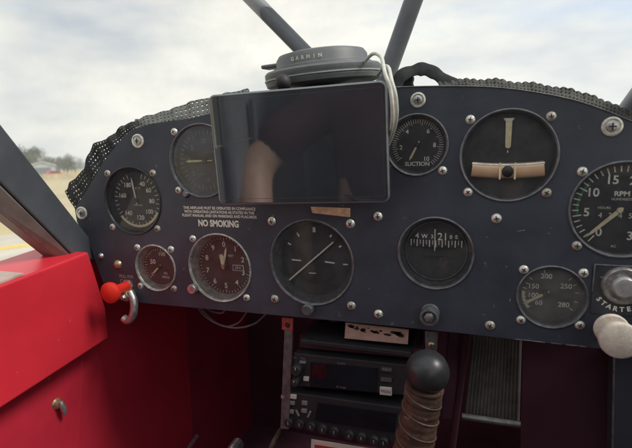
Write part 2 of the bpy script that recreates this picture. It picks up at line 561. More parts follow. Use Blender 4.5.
def tree(x, y, h, wd, leaf, label, seed):
    rnd = random.Random(seed)
    root = empty('leafy_tree', (x, y, zg(x, y)), label, 'tree', 'trees along the edge of the airfield')
    t = MB()
    t.tube([(0, 0, 0), (0.1, 0, h * .3), (-.05, .1, h * .62), (0, 0, h * .85)], [h * .035, h * .028, h * .018, h * .008], 8)
    for k in range(6):
        a = rnd.uniform(0, 6.28)
        z0 = h * rnd.uniform(.25, .6)
        t.tube([(0, 0, z0), (math.cos(a) * wd * .25, math.sin(a) * wd * .25, z0 + h * .12), (math.cos(a) * wd * .42, math.sin(a) * wd * .42, z0 + h * .17)], [h * .013, h * .009, h * .004], 6)
    t.build('trunk', M['bark'], root)
    c = MB()
    clumps = []
    for k in range(16):
        z = rnd.uniform(.25, .93)
        rr = wd * .5 * (1 - abs(z - .5) * 1.15) * rnd.uniform(.3, 1)
        a = rnd.uniform(0, 6.28)
        clumps.append((Vector((math.cos(a) * rr, math.sin(a) * rr, z * h)), wd * rnd.uniform(.14, .26)))
    for cc, cs in clumps:
        for k in range(85):
            d = Vector((rnd.gauss(0, 1), rnd.gauss(0, 1), rnd.gauss(0, .8)))
            d = d.normalized() * cs * rnd.uniform(.35, 1.05)
            n = Vector((rnd.gauss(0, 1), rnd.gauss(0, 1), rnd.gauss(0, 1))).normalized()
            u = n.orthogonal().normalized()
            v = n.cross(u)
            s_ = rnd.uniform(.18, .42) * h / 9
            p = cc + d
            c.poly([p + u * s_, p + v * s_ * .6, p - u * s_, p - v * s_ * .6])
    c.build('crown', leaf, root, smooth=False, recalc=False)
    return root

def ray_ground(px, dist):
    d = CR @ Vector((px - 316, -(150 - 224), F_PX))
    k = dist / math.hypot(d.x, d.z)
    return d.x * k, d.z * k - D
TREES = [  # photo column, distance, height, width, leaf, look
    (14, 159, 8.6, 8.8, 'leaf_a', 'tall dark tree at the left end of the far row, beside the windshield post'),
    (24, 151, 6.8, 7.7, 'leaf_b', 'grey green tree just right of the tallest dark tree beyond the airfield'),
    (33, 156, 7.6, 8.2, 'leaf_a', 'dark rounded tree above the blue grey hangar beyond the airfield'),
    (43, 164, 6.7, 7.7, 'leaf_b', 'paler tree right of the hangar closing the larger tree clump'),
    (57, 202, 5.7, 8.2, 'leaf_b', 'low pale tree at the left of the small clump by the mesh mat'),
    (65, 197, 6.2, 8.8, 'leaf_a', 'small dark tree in the middle of the low clump by the mesh mat'),
    (73, 205, 5.6, 8.8, 'leaf_b', 'low tree half hidden by the edge of the mesh mat'),
    (-12, 168, 9.0, 9.9, 'leaf_a', 'tall dark tree behind the left windshield post'),
    (-40, 162, 7.4, 8.8, 'leaf_b', 'grey green tree outside the left side window'),
]
for i, (px, ds, h, wd, lf, lb) in enumerate(TREES):
    x, y = ray_ground(px, ds)
    tree(x, y, h, wd, M[lf], lb, 100 + i)

# hangar beside the trees, a parked car and a pale board fence
hx, hy = ray_ground(40, 120)
ang = math.atan2(-hx, hy)
hg = empty('hangar', (hx, hy, zg(hx, hy)), 'small blue grey metal hangar in front of the far trees', 'hangar', rot=(0, 0, ang))
b = MB()
b.slab([(-2.6, 0, 0), (2.6, 0, 0), (2.6, 0, 2.5), (0, 0, 3.3), (-2.6, 0, 2.5)], 7)
b.build('wall', M['hangar'], hg, smooth=False)
b = MB()
for s in (-1, 1):
    b.slab([(s * 2.9, -.3, 2.47), (0, -.3, 3.38), (0, -.3, 3.5), (s * 2.9, -.3, 2.59)], 7.6)
b.build('roof', M['hangar_roof'], hg, smooth=False)
dr = MB().box((0, -.04, 1.1), (3.4, .06, 2.2)).build('door', M['door_dark'], hg, smooth=False)
b = MB()
for k in range(5):
    b.box((-1.4 + k * .7, -.085, 1.1), (.05, .03, 2.1))
b.build('door_rib', M['hangar'], dr, smooth=False)

cx, cy = ray_ground(52, 112)
car = empty('parked_car', (cx, cy, zg(cx, cy)), 'small red car parked on the dry grass right of the hangar', 'car', rot=(0, 0, ang + .3))
b = MB()
b.slab([(-2, -.8, .3), (2, -.8, .3), (2.05, -.8, .75), (1.2, -.8, .92), (.6, -.8, 1.42), (-.9, -.8, 1.45), (-1.6, -.8, .98), (-2.05, -.8, .85)], 1.6)
b.build('body', M['carred'], car, bevel=.08)
for s in (-.81, .81):
    MB().slab([(-1.35, s, .97), (.95, s, .95), (.5, s, 1.36), (-.85, s, 1.38)], .02 * (1 if s > 0 else -1)).build('side_window', M['cargl'], car, smooth=False)
for wx in (-1.25, 1.25):
    for wy in (-.8, .8):
        wl = MB().lathe([(0, -.1), (.28, -.1), (.33, -.06), (.33, .06), (.28, .1), (0, .1)], (wx, wy, .33), 20).build('wheel', M['rubber'], car)
        MB().lathe([(0, -.115), (.17, -.112), (.18, -.1)], (wx, wy, .33), 14).build('rim', M['steel'], wl)

fx, fy = ray_ground(72, 85)
fn = empty('board_fence', (fx, fy, zg(fx, fy)), 'pale board fence across the dry grass below the small tree clump', 'fence', rot=(0, 0, ang))
b = MB()
for k in range(40):
    b.box((-6 + k * .3, 0, .55), (.27, .03, .95 + .04 * math.sin(k * 2.3)))
b.build('board', M['fence'], fn, smooth=False)
b = MB()
for z in (.3, .85):
    b.box((0, .05, z), (12, .06, .1))
b.build('rail', M['fence'], fn, smooth=False)

# ------------------------------------------------------------------ cockpit shell
XL, XR = -0.452, 0.335
Z = lambda z: H + z
def thing(mb, name, m_, label, cat, **kw):
    return tag(mb.build(name, m_, **kw), label, cat)

b = MB()
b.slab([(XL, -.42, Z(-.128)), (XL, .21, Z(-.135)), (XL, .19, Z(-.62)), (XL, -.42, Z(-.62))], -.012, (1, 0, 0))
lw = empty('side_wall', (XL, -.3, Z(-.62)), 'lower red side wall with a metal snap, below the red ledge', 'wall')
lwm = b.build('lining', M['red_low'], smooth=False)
def adopt(o, root):
    mw = o.matrix_world.copy()
    o.parent = root
    o.matrix_parent_inverse = Matrix.Translation(root.location).inverted() if root.rotation_euler == root.rotation_euler.__class__((0, 0, 0)) else root.matrix_basis.inverted()
    return o
adopt(lwm, lw)
# raised welt running down the lining and the turn-button snap
p0, p1 = atx(83, 368, XL), atx(77, 460, XL)
adopt(MB().tube([p0 + Vector((0, 0, .01)), p1], .0014, 8).build('seam', M['red_low']), lw)
p = atx(57, 404, XL)
b = MB()
b.lathe([(0, -.007), (.004, -.006), (.0055, -.002), (.007, 0)], seg=18)
sn = b.build('snap_base', M['brass'])
sn.rotation_euler = (0, 0, rad(90))
sn.location = p
bpy.context.view_layer.update()
adopt(sn, lw)
b = MB().tube([p + Vector((.006, 0, .004)), p + Vector((.009, 0, -.003)), p + Vector((.008, .002, -.012))], [.003, .0035, .0025], 10)
adopt(b.build('snap_tongue', M['steel']), lw)

thing(MB().slab([(XL - .003, .18, Z(-.05)), (XL - .003, .425, Z(-.05)), (XL - .003, .425, Z(-.62)), (XL - .003, .16, Z(-.62))], -.012, (1, 0, 0)), 'wall_shade_strip', M['wall_shade'], 'forward end of the red side wall in darker maroon, shade put into its colour', 'lining', smooth=False)  # added wall strip, its darker colour stands for the shade under the panel
sdl = empty('cabin_side_lining', (-.47, -.95, Z(-.62)), 'pale grey rear side lining on the left with a window strip', 'lining')
b = MB()
for y0, y1, z0, z1 in ((-1.35, -.425, -.62, -.05), (-1.35, -.60, -.047, .16), (-1.35, -1.2, .163, .41), (-.70, -.63, .163, .41)):
    b.slab([(-.47, y0, Z(z0)), (-.47, y1, Z(z0)), (-.47, y1, Z(z1)), (-.47, y0, Z(z1))], -.012, (1, 0, 0))
adopt(b.build('sheet', M['lining'], smooth=False), sdl)
adopt(MB().tube([(-.455, -.60, Z(-.62)), (-.455, -.60, Z(.42))], .011, 14).build('tube', M['tube']), sdl)
adopt(MB().tube([(-.455, -.78, Z(.05)), (-.455, -.78, Z(-.62))], .009, 14).build('tube', M['tube']), sdl)
# red upper ledge box with its sill
b = MB()
xa = -.4209
top = [(-1.3, .03), (-.127, -.1233), (-.0194, -.1148)]
face = [Vector((xa, -.40, Z(-.1425))), Vector((xa, -.127, Z(-.1233))), Vector((xa, -.0185, Z(-.1148))), Vector((xa, -.0015, Z(-.19))), Vector((xa, -.0015, Z(-.2285))), Vector((xa, -.144, Z(-.2404))), Vector((xa, -.40, Z(-.262)))]
rl = empty('armrest_ledge', (xa, -.3, Z(-.23)), 'bright red painted ledge box along the left side, ending at the panel', 'side ledge')
b.slab(face, -(abs(XL) - abs(xa)) - .05, (1, 0, 0))
adopt(b.build('box', M['red'], smooth=False, bevel=.0025, bseg=3), rl)
b = MB().slab([(xa - .004, -.39, Z(-.1385)), (xa - .004, -.127, Z(-.1208)), (xa - .004, -.098, Z(-.1185)), (xa - .004, -.098, Z(-.1215)), (xa - .004, -.127, Z(-.1238)), (xa - .004, -.39, Z(-.1415))], -.07, (1, 0, 0))
adopt(b.build('sill_strip', M['sill'], smooth=False, bevel=.0008), rl)
for px, py in ((48, 378),):
    q = atx(px, py, XL)
    o = MB().lathe([(0, -.003), (.002, -.0025), (.003, 0)], seg=12).build('rivet', M['redtab'])
    o.rotation_euler = (0, 0, rad(90))
    o.location = q
    bpy.context.view_layer.update()
    adopt(o, lw)

# right side lining, floor, firewall, rear bulkhead, roof
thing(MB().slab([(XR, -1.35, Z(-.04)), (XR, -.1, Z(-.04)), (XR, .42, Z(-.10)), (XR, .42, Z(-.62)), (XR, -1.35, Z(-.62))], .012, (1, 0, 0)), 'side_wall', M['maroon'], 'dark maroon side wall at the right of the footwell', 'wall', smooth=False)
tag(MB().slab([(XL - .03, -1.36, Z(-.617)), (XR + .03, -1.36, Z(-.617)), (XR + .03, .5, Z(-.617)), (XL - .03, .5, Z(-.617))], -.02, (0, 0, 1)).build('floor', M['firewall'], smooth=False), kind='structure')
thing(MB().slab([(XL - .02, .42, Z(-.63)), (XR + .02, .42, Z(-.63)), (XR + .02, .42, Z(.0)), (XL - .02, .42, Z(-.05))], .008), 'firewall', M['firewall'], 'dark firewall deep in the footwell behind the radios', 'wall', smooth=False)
thing(MB().slab([(-.5, -1.36, Z(-.62)), (.4, -1.36, Z(-.62)), (.36, -1.36, Z(.42)), (-.46, -1.36, Z(.42))], -.01), 'bulkhead', M['lining'], 'grey bulkhead behind the seat', 'wall', smooth=False)
thing(MB().slab([(-.62, -1.35, Z(.42)), (.52, -1.35, Z(.42)), (.50, -.9, Z(.45)), (-.60, -.9, Z(.45))], .012, (0, 0, 1)), 'roof_lining', M['lining'], 'grey roof lining above the seat', 'roof', smooth=False)

# ------------------------------------------------------------------ instrument panel
TOPPX = [(100, 168), (107, 157), (116, 146), (124, 136), (134, 129), (150, 124), (170, 121), (190, 118), (212, 113), (250, 104), (300, 95), (350, 89.5), (395, 87), (430, 86), (470, 86), (500, 87.5), (530, 91), (560, 96.5), (585, 103), (610, 112), (632, 121), (660, 134), (690, 152), (712, 178), (722, 215)]
BOTPX = [(722, 362), (680, 357), (632, 352), (590, 347.5), (520, 340), (460, 333), (400, 327), (340, 321), (280, 315.5), (220, 310), (170, 305.5), (140, 302.5), (118, 300), (104, 285), (98, 268), (90, 245), (77, 222), (75, 210), (82, 198), (91, 183)]
outline = [at(*q) for q in TOPPX + BOTPX]
panel = empty('instrument_panel', at(372, 325), 'dark blue grey instrument panel with round dials and white placards', 'instrument panel')
PO = panel.location.copy()
GA = {}
def gl(px, py):
    return at(px, py)
G_SPEC = [  # name, photo centre, glass radius
    ('airspeed', (132.3, 200.9), .0385), ('vsi', (201.5, 161), .0385), ('suction', (416.5, 145), .0270),
    ('turn', (508, 155.8), .0385), ('tach', (623, 210), .0385), ('oilpress', (155.6, 268), .0268),
    ('altimeter', (219.5, 268), .0378), ('attitude', (311, 263), .0440), ('heading', (435, 253.5), .0335), ('oiltemp', (551.5, 297.2), .0275)]
# the face sheet, cut out for the dials
bm = bmesh.new()
def loop(pts):
    vs_ = [bm.verts.new(p) for p in pts]
    return [bm.edges.new((vs_[i], vs_[(i + 1) % len(vs_)])) for i in range(len(vs_))]
edges = loop([Vector((p.x, 0, p.z)) - PO for p in outline])
for n_, q, r in G_SPEC:
    c = at(*q) - PO
    GA[n_] = (at(*q), r)
    edges += loop([Vector((c.x + math.cos(2 * math.pi * k / 64) * r, 0, c.z + math.sin(2 * math.pi * k / 64) * r)) for k in range(64)])
bmesh.ops.triangle_fill(bm, use_beauty=True, use_dissolve=False, edges=edges, normal=(0, -1, 0))
ext = bmesh.ops.extrude_face_region(bm, geom=list(bm.faces))
for v in ext['geom']:
    if isinstance(v, bmesh.types.BMVert):
        v.co.y += .0028
bmesh.ops.recalc_face_normals(bm, faces=bm.faces)
me = bpy.data.meshes.new('face_sheet')
bm.to_mesh(me)
bm.free()
me.materials.append(M['panel'])
fs = bpy.data.objects.new('face_sheet', me)
col.objects.link(fs)
fs.parent = panel

def pl(px, py):              # photo point to panel-local x, z
    v = at(px, py) - PO
    return v.x, v.z
# loose screws of the panel
for q in ((378, 216.5), (496.5, 218.5), (378.5, 314), (490, 325.5)):
    screw(panel, *pl(*q), r=.0045)
# quarter turn fasteners: dished washer, head and cross slot
for q, rr in (((138, 141), .0078), ((82, 213), .0078), ((418, 100), .0068), ((612, 126.5), .0078)):
    x, z = pl(*q)
    wsh = MB().lathe([(rr, 0), (rr * .97, -.0012), (rr * .8, -.0016), (rr * .66, -.0004), (0, -.0003)], (x, 0, z), 32).build('fastener_washer', M['screw'], panel)
    hd = MB().lathe([(rr * .58, -.0003), (rr * .56, -.0016), (rr * .4, -.0021), (0, -.0022)], (x, 0, z), 24).build('fastener_head', M['steel'], wsh)
    s_ = MB()
    for k in (0, 1):
        s_.box((x, -.0023 - .00003 * k, z), (rr * .7 if k == 0 else rr * .13, .0002, rr * .13 if k == 0 else rr * .7))
    s_.build('slot', M['slot'], wsh, smooth=False)
# dome bolt near the left edge
x, z = pl(118, 264.5)
MB().lathe([(0, -.0045), (.003, -.004), (.005, -.0022), (.0058, 0)], (x, 0, z), 24).build('dome_bolt', M['brass'], panel)
for q in ((128, 318), (101, 256)):
    x, z = pl(*q)
    if q[1] < 300:
        MB().lathe([(0, -.003), (.002, -.0027), (.0036, -.001), (.004, 0)], (x, 0, z), 16).build('rivet', M['steel'], panel)
# worn bare metal along the lower edge and along the top
b = MB()
for a_, c_ in (((515, 339.5), (545, 342.9)), ((551, 343.5), (561, 344.6)), ((566, 345.1), (586, 347.2))):
    p, q = at(*a_) - PO, at(*c_) - PO
    b.tube([(p.x, -.0002, p.z + .0003), ((p.x + q.x) / 2, -.0004, (p.z + q.z) / 2 + .0006), (q.x, -.0002, q.z + .0003)], .00055, 6)
b.build('worn_edge', M['edge'], panel)
b = MB()
tp = [at(*q) - PO for q in TOPPX[12:21]]
b.tube([Vector((p.x, -.0006, p.z - .0002)) for p in spline(tp, 60)], .0005, 8)
b.build('edge_bead', M['edge'], panel)
# scratches
for q, L_, a in (((521, 230.6), .006, 12), ((510, 300), .003, 80), ((487, 237), .002, 10), ((369, 289), .002, 40), ((446, 136), .002, 25), ((494, 306), .003, 85)):
    x, z = pl(*q)
    d = Vector((math.cos(rad(a)), 0, math.sin(rad(a)))) * L_ / 2
    n_ = Vector((-d.z, 0, d.x)).normalized() * .0003
    o = Vector((x, -.0003, z))
    MB().poly([o - d - n_, o + d - n_, o + d + n_, o - d + n_]).build('scratch', M['ink_dim'], panel, smooth=False, recalc=False)
# placards
p, q = pl(180, 210.5), pl(257, 216.5)
ang_ = math.atan2(-(q[1] - p[1]), q[0] - p[0])
b = MB()
for k, t in enumerate(('THIS AIRPLANE MUST BE OPERATED IN COMPLIANCE', 'WITH OPERATING LIMITATIONS AS STATED IN THE', 'FLIGHT MANUAL AND ON MARKINGS AND PLACARDS')):
    x0, z0 = pl(218.5, 208.4 + 3.9 * k)
    b.text(t, .0042, x0, z0, -.0003, 0, xs=.87, bold=.0001)
b.build('small_lettering', M['ink_white'], panel, smooth=False, recalc=False)
x, z = pl(218.3, 223.8)
MB().text('NO SMOKING', .0098, x, z, -.0003, 0, xs=.80, bold=.0004).build('lettering', M['ink_white'], panel, smooth=False, recalc=False)
b = MB()
for t, q in (('PULL FOR', (126.5, 276.6)), ('CABIN', (126.5, 281.6))):
    x, z = pl(*q)
    b.text(t, .0052 if t != 'CABIN' else .0068, x, z, -.0003, 0, xs=.9, bold=.0002)
b.build('lettering', M['ink_dim'], panel, smooth=False, recalc=False)

# ------------------------------------------------------------------ dials
SG = 'round dials set in the instrument panel'
def gauge(key, name, label, cat='gauge', dial='dial', bez='bezel', depth=.008, cone=.0035, glass='glass', sq=None, srad=.0041, skip=(), lip=.0011, proud=.0012):
    loc, r = GA[key]
    g = empty(name, loc, label, cat, SG)
    b = MB()
    b.lathe([(r + lip, 0.0), (r + lip * .9, -proud), (r + lip * .2, -proud * 1.35), (r - .0006, -proud), (r - .0012, .0018), (r - .002, .003), (r - cone, depth - .0002), (r - cone, depth + .004), (r + .001, depth + .004), (r - .0002, .0035), (r - .0002, .0001)], seg=72, closed=False)
    b.build('bezel', M[bez], g)
    b = MB()
    b.lathe([(r - cone, depth), (0, depth)], seg=64)
    d = b.build('dial', M[dial], g)
    b = MB()
    b.lathe([(0, .0004), (r * .5, .0006), (r - .0013, .0012), (r - .0013, .0019), (r * .5, .0014), (0, .0012)], seg=56)
    b.build('glass', M[glass], g)
    can = MB()
    can.lathe([(r - .002, depth + .0045), (r - .002, .06), (r - .006, .064), (0, .064)], seg=32)
    can.build('case', M['rubber'], g)
    if sq:
        for i, (sx, sz) in enumerate(((-1, 1), (1, 1), (-1, -1), (1, -1))):
            if i not in skip:
                screw(g, sx * sq, sz * sq, srad)
    return g, d, depth, r - cone

def needle(g, ang, L_, tail, w0, w1, y, m_='needle', hub=.003, hubm='dial_grey', cx=0, cz=0):
    a = rad(ang)
    d = Vector((math.sin(a), 0, math.cos(a)))
    p = Vector((math.cos(a), 0, -math.sin(a)))
    o = Vector((cx, y, cz))
    b = MB()
    b.slab([o - d * tail - p * w0 * .6, o - d * tail + p * w0 * .6, o + p * w0, o + d * L_ * .8 + p * w1, o + d * L_, o + d * L_ * .8 - p * w1, o - p * w0], .0005)
    n_ = b.build('needle', M[m_], g, smooth=False)
    MB().lathe([(0, y - .0012), (hub * .8, y - .001), (hub, y - .0002), (hub, y + .001)], (cx, 0, cz), 20).build('hub', M[hubm], n_)
    return n_

# airspeed ---------------------------------------------------------
g, d, dp, R = gauge('airspeed', 'airspeed_indicator', 'airspeed dial numbered 40 to 180 MPH, farthest left on the panel', sq=.0314, cone=.006, bez='bezel')
b = MB()
for k in range(0, 33):
    a = 18 + k * 10
    b.tick(a, R * (.86 if k % 2 else .8), R * .97, .0007, dp - .0003)
for t, a in (('40', 27), ('60', 57), ('80', 93), ('100', 130), ('120', 172), ('140', 221), ('160', 284), ('180', 326)):
    b.text(t, .0074, math.sin(rad(a)) * R * .64, math.cos(rad(a)) * R * .64, dp - .0003, bold=.00012)
for k, ch in enumerate('MPH'):
    b.text(ch, .0036, -.004 + k * .0042, R * .42, dp - .0003)
b.text('TRUE SPEED', .0023, .001, -.006, dp - .0003)
b.build('markings', M['ink'], d, smooth=False, recalc=False)
MB().arc(R * .9, R * .985, 118, 232, dp - .0006, 40).build('white_arc', M['lume'], d, smooth=False, recalc=False)
needle(g, -9, R * .82, .0055, .0007, .0010, dp - .002, hub=.0028, hubm='dial')

# vertical speed -----------------------------------------------------
g, d, dp, R = gauge('vsi', 'vertical_speed_indicator', 'faded grey vertical speed dial half hidden behind the tablet', dial='dial_grey', glass='glass_dusty', sq=.0314, skip=(1, 3), bez='bezel_grey', cone=.0045)
b = MB()
for k in range(0, 36):
    a = -90 + (k - 17.5) * 9.4
    b.tick(a, R * (.82 if k % 3 else .74), R * .95, .0007, dp - .0003)
for t, a in (('0', -90), ('5', -48), ('10', -4), ('15', 48), ('5', -132), ('10', 176), ('15', 132)):
    b.text(t, .0072, math.sin(rad(a)) * R * .62, math.cos(rad(a)) * R * .62, dp - .0003)
b.text('VERTICAL', .0034, .005, R * .27, dp - .0003)
b.text('CLIMB', .003, -.006, -R * .42, dp - .0003)
b.build('markings', M['ink_dim'], d, smooth=False, recalc=False)
needle(g, -91, R * .72, .009, .0008, .0013, dp - .002, m_='lume', hub=.0032, hubm='dial_grey')
MB().lathe([(0, -.004), (.003, -.0035), (.0042, -.001), (.0042, 0)], (-.0215, 0, -.0355), 14).build('adjust_screw', M['bezel_grey'], g)

# suction ------------------------------------------------------------
g, d, dp, R = gauge('suction', 'suction_gauge', 'small suction dial numbered 2 to 10, right beside the tablet', dial='dial', bez='bezel_grey', cone=.0028, sq=.0232, skip=(0, 1, 2))
b = MB()
for k in range(0, 49):
    a = -128 + k * 5.6
    b.tick(a, R * (.8 if k % 5 else .74), R * .96, .00045, dp - .0003)
for t, a in (('2', -98), ('4', -38), ('6', 38), ('8', 92), ('10', 148)):
    b.text(t, .0056, math.sin(rad(a)) * R * .63, math.cos(rad(a)) * R * .63, dp - .0003, bold=.0001)
b.text('SUCTION', .0052, 0, -R * .72, dp - .0003, bold=.00015)
b.build('markings', M['ink'], d, smooth=False, recalc=False)
needle(g, 207, R * .66, .004, .0007, .001, dp - .002, m_='lume', hub=.0022, hubm='dial')

# turn and bank -------------------------------------------------------
g, d, dp, R = gauge('turn', 'turn_and_bank_indicator', 'turn and bank dial with a tan ball tube under an upright needle', bez='bezel_grey', sq=.0314, cone=.0022, depth=.007, dial='dial', lip=.0012)
b = MB()
b.slab([(.0022 * math.cos(rad(t)), dp - .002, .0085 + .0022 * math.sin(rad(t))) for t in range(180, 361, 15)] + [(.0026, dp - .002, .0285), (-.0026, dp - .002, .0285)], .0006)
b.build('needle', M['lume'], g, smooth=False)
b = MB()
b.poly([(-.0045, dp - .0006, .0318), (-.0016, dp - .0006, .0275), (.0016, dp - .0006, .0275), (.0045, dp - .0006, .0318)])
b.tick(0, .0025, .0045, .0008, dp - .0004)
b.build('markings', M['ink'], d, smooth=False, recalc=False)
b = MB()
pts = []
for k in range(21):
    t = -1 + 2 * k / 20
    pts.append((t * .0288, dp - .0035, -.0128 + .0016 * t * t))
bt = None
b.tube([Vector(p) for p in pts], [.0068] * 21, 16, flat=(1, .6))
bt = b.build('ball_tube', M['tan'], g)
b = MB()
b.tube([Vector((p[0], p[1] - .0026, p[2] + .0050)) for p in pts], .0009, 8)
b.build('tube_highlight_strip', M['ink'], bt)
for s in (-1, 1):
    MB().box((s * .0060, dp - .0092, -.0128), (.0013, .001, .0142)).build('index_wire', M['lume'], g, smooth=False)
MB().lathe([(0, -.0045), (.003, -.004), (.0046, -.0025), (.0054, 0), (.0046, .0025), (.003, .004), (0, .0045)], (.0003, dp - .0052, -.0132), 20).build('ball', M['rubber'], g)

# tachometer ----------------------------------------------------------
g, d, dp, R = gauge('tach', 'tachometer', 'engine speed dial marked RPM, cut off by the right edge of the picture', bez='bezel_grey', sq=.0310, cone=.002, depth=.006, lip=.0014)
b = MB()
for k in range(0, 36):
    a = 218 + k * 8.15
    b.tick(a, R * (.84 if k % 5 else .79), R * .97, .0010, dp - .0003)
for t, a in (('0', 216), ('5', 262), ('10', 302), ('15', 342), ('20', 22), ('25', 64), ('30', 108), ('35', 155)):
    b.text(t, .0098, math.sin(rad(a)) * R * .68, math.cos(rad(a)) * R * .68, dp - .0003, bold=.0002)
b.text('RPM', .0055, 0, R * .34, dp - .0003, bold=.0002, xs=1.1)
b.text('HUNDREDS', .0028, 0, R * .22, dp - .0003)
b.text('HOURS', .0028, -.012, R * .02, dp - .0003)
b.text('AC', .003, -.003, -R * .86, dp - .0003)
for k, ch in enumerate('43450'):
    b.text(ch, .0062, -.0145 + k * .0072, -R * .155, dp - .0005)
b.build('markings', M['ink'], d, smooth=False, recalc=False)
MB().arc(R * .84, R * .9, 257, 312, dp - .00015, 24).build('green_arc', M['green'], d, smooth=False, recalc=False)
b = MB()
for k in range(5):
    b.box((-.0145 + k * .0072, dp - .0001, -R * .155), (.0063, .0004, .0082))
b.build('counter_drum', M['rubber'], d, smooth=False)
needle(g, 225, R * .9, .003, .0017, .0012, dp - .002, m_='lume', hub=.0024, hubm='lume', cx=-.001, cz=-.001)

# oil pressure ----------------------------------------------------------
g, d, dp, R = gauge('oilpress', 'oil_pressure_gauge', 'small dial with a red reflection painted into its brown face, reading 50 and 100, right of the red knob', dial='dial_brown_reflect', bez='bezel_alu', cone=.0045, sq=.0232)
b = MB()
for k in range(0, 21):
    a = 225 + k * 9.5
    b.tick(a, R * (.86 if k % 5 else .8), R * .96, .0005, dp - .0003)
b.text('0', .0058, -R * .5, -R * .46, dp - .0003)
b.text('50', .0078, -R * .42, R * .22, dp - .0003, bold=.00015)
b.text('100', .0066, R * .18, R * .66, dp - .0003)
b.text('OIL', .0038, R * .33, -R * .36, dp - .0003)
b.text('PRESS', .0042, R * .33, -R * .58, dp - .0003)
b.build('markings', M['ink'], d, smooth=False, recalc=False)
needle(g, 226, R * .58, .003, .0008, .001, dp - .002, m_='lume', hub=.002, hubm='dial_brown_reflect')

# altimeter -------------------------------------------------------------
g, d, dp, R = gauge('altimeter', 'altimeter', 'altimeter with a red reflection painted into its brown face, numbered 0 to 9 with both hands near zero', dial='dial_brown_reflect', bez='bezel_alu', depth=.012, cone=.0048, sq=.0314, skip=(1, 2))
b = MB()
for k in range(50):
    b.tick(k * 7.2, R * (.9 if k % 5 else .84), R * .97, .00045, dp - .0003)
for k in range(10):
    a = rad(k * 36)
    b.text(str(k), .0082, math.sin(a) * R * .72, math.cos(a) * R * .72, dp - .0003, bold=.0001)
b.text('ALT', .0036, -.004, R * .34, dp - .0003)
b.text('FEET', .0034, .008, R * .34, dp - .0003)
b.box((R * .5, dp - .00025, -.002), (.0135, .0003, .0065))
b.build('markings', M['ink'], d, smooth=False, recalc=False)
b = MB()
b.box((R * .5, dp - .0006, -.002), (.0122, .0004, .0052))
pw = b.build('pressure_window', M['dial'], d, smooth=False)
MB().text('29.9', .0042, R * .5, -.002, dp - .0010).build('lettering', M['ink'], d, smooth=False, recalc=False)
needle(g, 11, R * .66, .004, .0009, .0012, dp - .003, m_='lume', hub=.0028, hubm='brass')
needle(g, -6, R * .42, .003, .0018, .0026, dp - .0045, m_='lume', hub=.0024, hubm='brass')
b = MB()
b.lathe([(0, -.009), (.0048, -.0088), (.0054, -.008), (.0054, -.002), (.003, -.0015), (.003, 0)], (-.0325, 0, -.0245), 18)
b.build('setting_knob', M['steel'], g)

# attitude indicator -------------------------------------------------------
g, d, dp, R = gauge('attitude', 'attitude_indicator', 'large black horizon dial with a tilted white line, below the tan tape', bez='bezel_grey', sq=.0418, srad=.0046, depth=.0125, cone=.006, glass='glass', lip=.0012, dial='dial')
loc = GA['attitude'][0]
def al(px, py, y=.0):
    v = at(px, py, y) - loc
    return v.x, v.z
p, q = al(289.5, 280, dp - .003), al(333.5, 242, dp - .003)
b = MB()
b.tube([(p[0], dp - .003, p[1]), (q[0], dp - .003, q[1])], .0009, 8)
b.build('horizon_bar', M['needle'], g)
b = MB()
for (a_, c_) in (((292, 259.7), (301, 260.6)), ((325, 261.8), (334.5, 263.2))):
    p, q = al(*a_, dp - .0045), al(*c_, dp - .0045)
    b.tube([(p[0], dp - .0045, p[1]), (q[0], dp - .0045, q[1])], .0008, 6)
p, q = al(309, 273, dp - .0045), al(316, 273.3, dp - .0045)
b.tube([(p[0], dp - .0045, p[1]), (q[0], dp - .0045, q[1])], .0005, 6)
b.build('miniature_wings', M['needle'], g)
b = MB()
for (a_, c_) in (((276.5, 260.5), (281, 261)), ((343, 264.3), (348, 264.7))):
    p, q = al(*a_, dp - .001), al(*c_, dp - .001)
    b.box(((p[0] + q[0]) / 2, dp - .001, (p[1] + q[1]) / 2), (.005, .0004, .0012))
for a, r0, r1, wd in ((0, .78, .92, .003), (-34, .78, .9, .0018), (-60, .8, .9, .0016), (34, .8, .88, .0018), (60, .8, .88, .0018)):
    b.tick(a, R * r0, R * r1, wd, dp - .0004)
b.build('markings', M['ink'], d, smooth=False, recalc=False)
b = MB()
b.arc(R * .1, R * .7, 110, 250, dp - .0003, 30)
b.build('ground_half', M['rubber'], d, smooth=False, recalc=False)
b = MB().lathe([(0, -.010), (.005, -.0098), (.0058, -.009), (.0058, -.004), (.0035, -.003), (.0035, 0)], (-.0025, 0, -.0475), 20)
b.build('cage_knob', M['bezel_grey'], g)

# directional gyro -----------------------------------------------------------
g, d, dp, R = gauge('heading', 'directional_gyro', 'dark heading dial with a numbered scale strip and a white centre line', bez='bezel_grey', dial='dial_grey', depth=.013, cone=.004, glass='glass', lip=.0012, proud=.0012)
b = MB()
b.lathe([(R * .99, dp - .0015), (R * .965, dp - .003), (R * .94, dp - .0028), (R * .935, dp - .0005)], seg=48)
b.build('inner_ring', M['bezel_grey'], g)
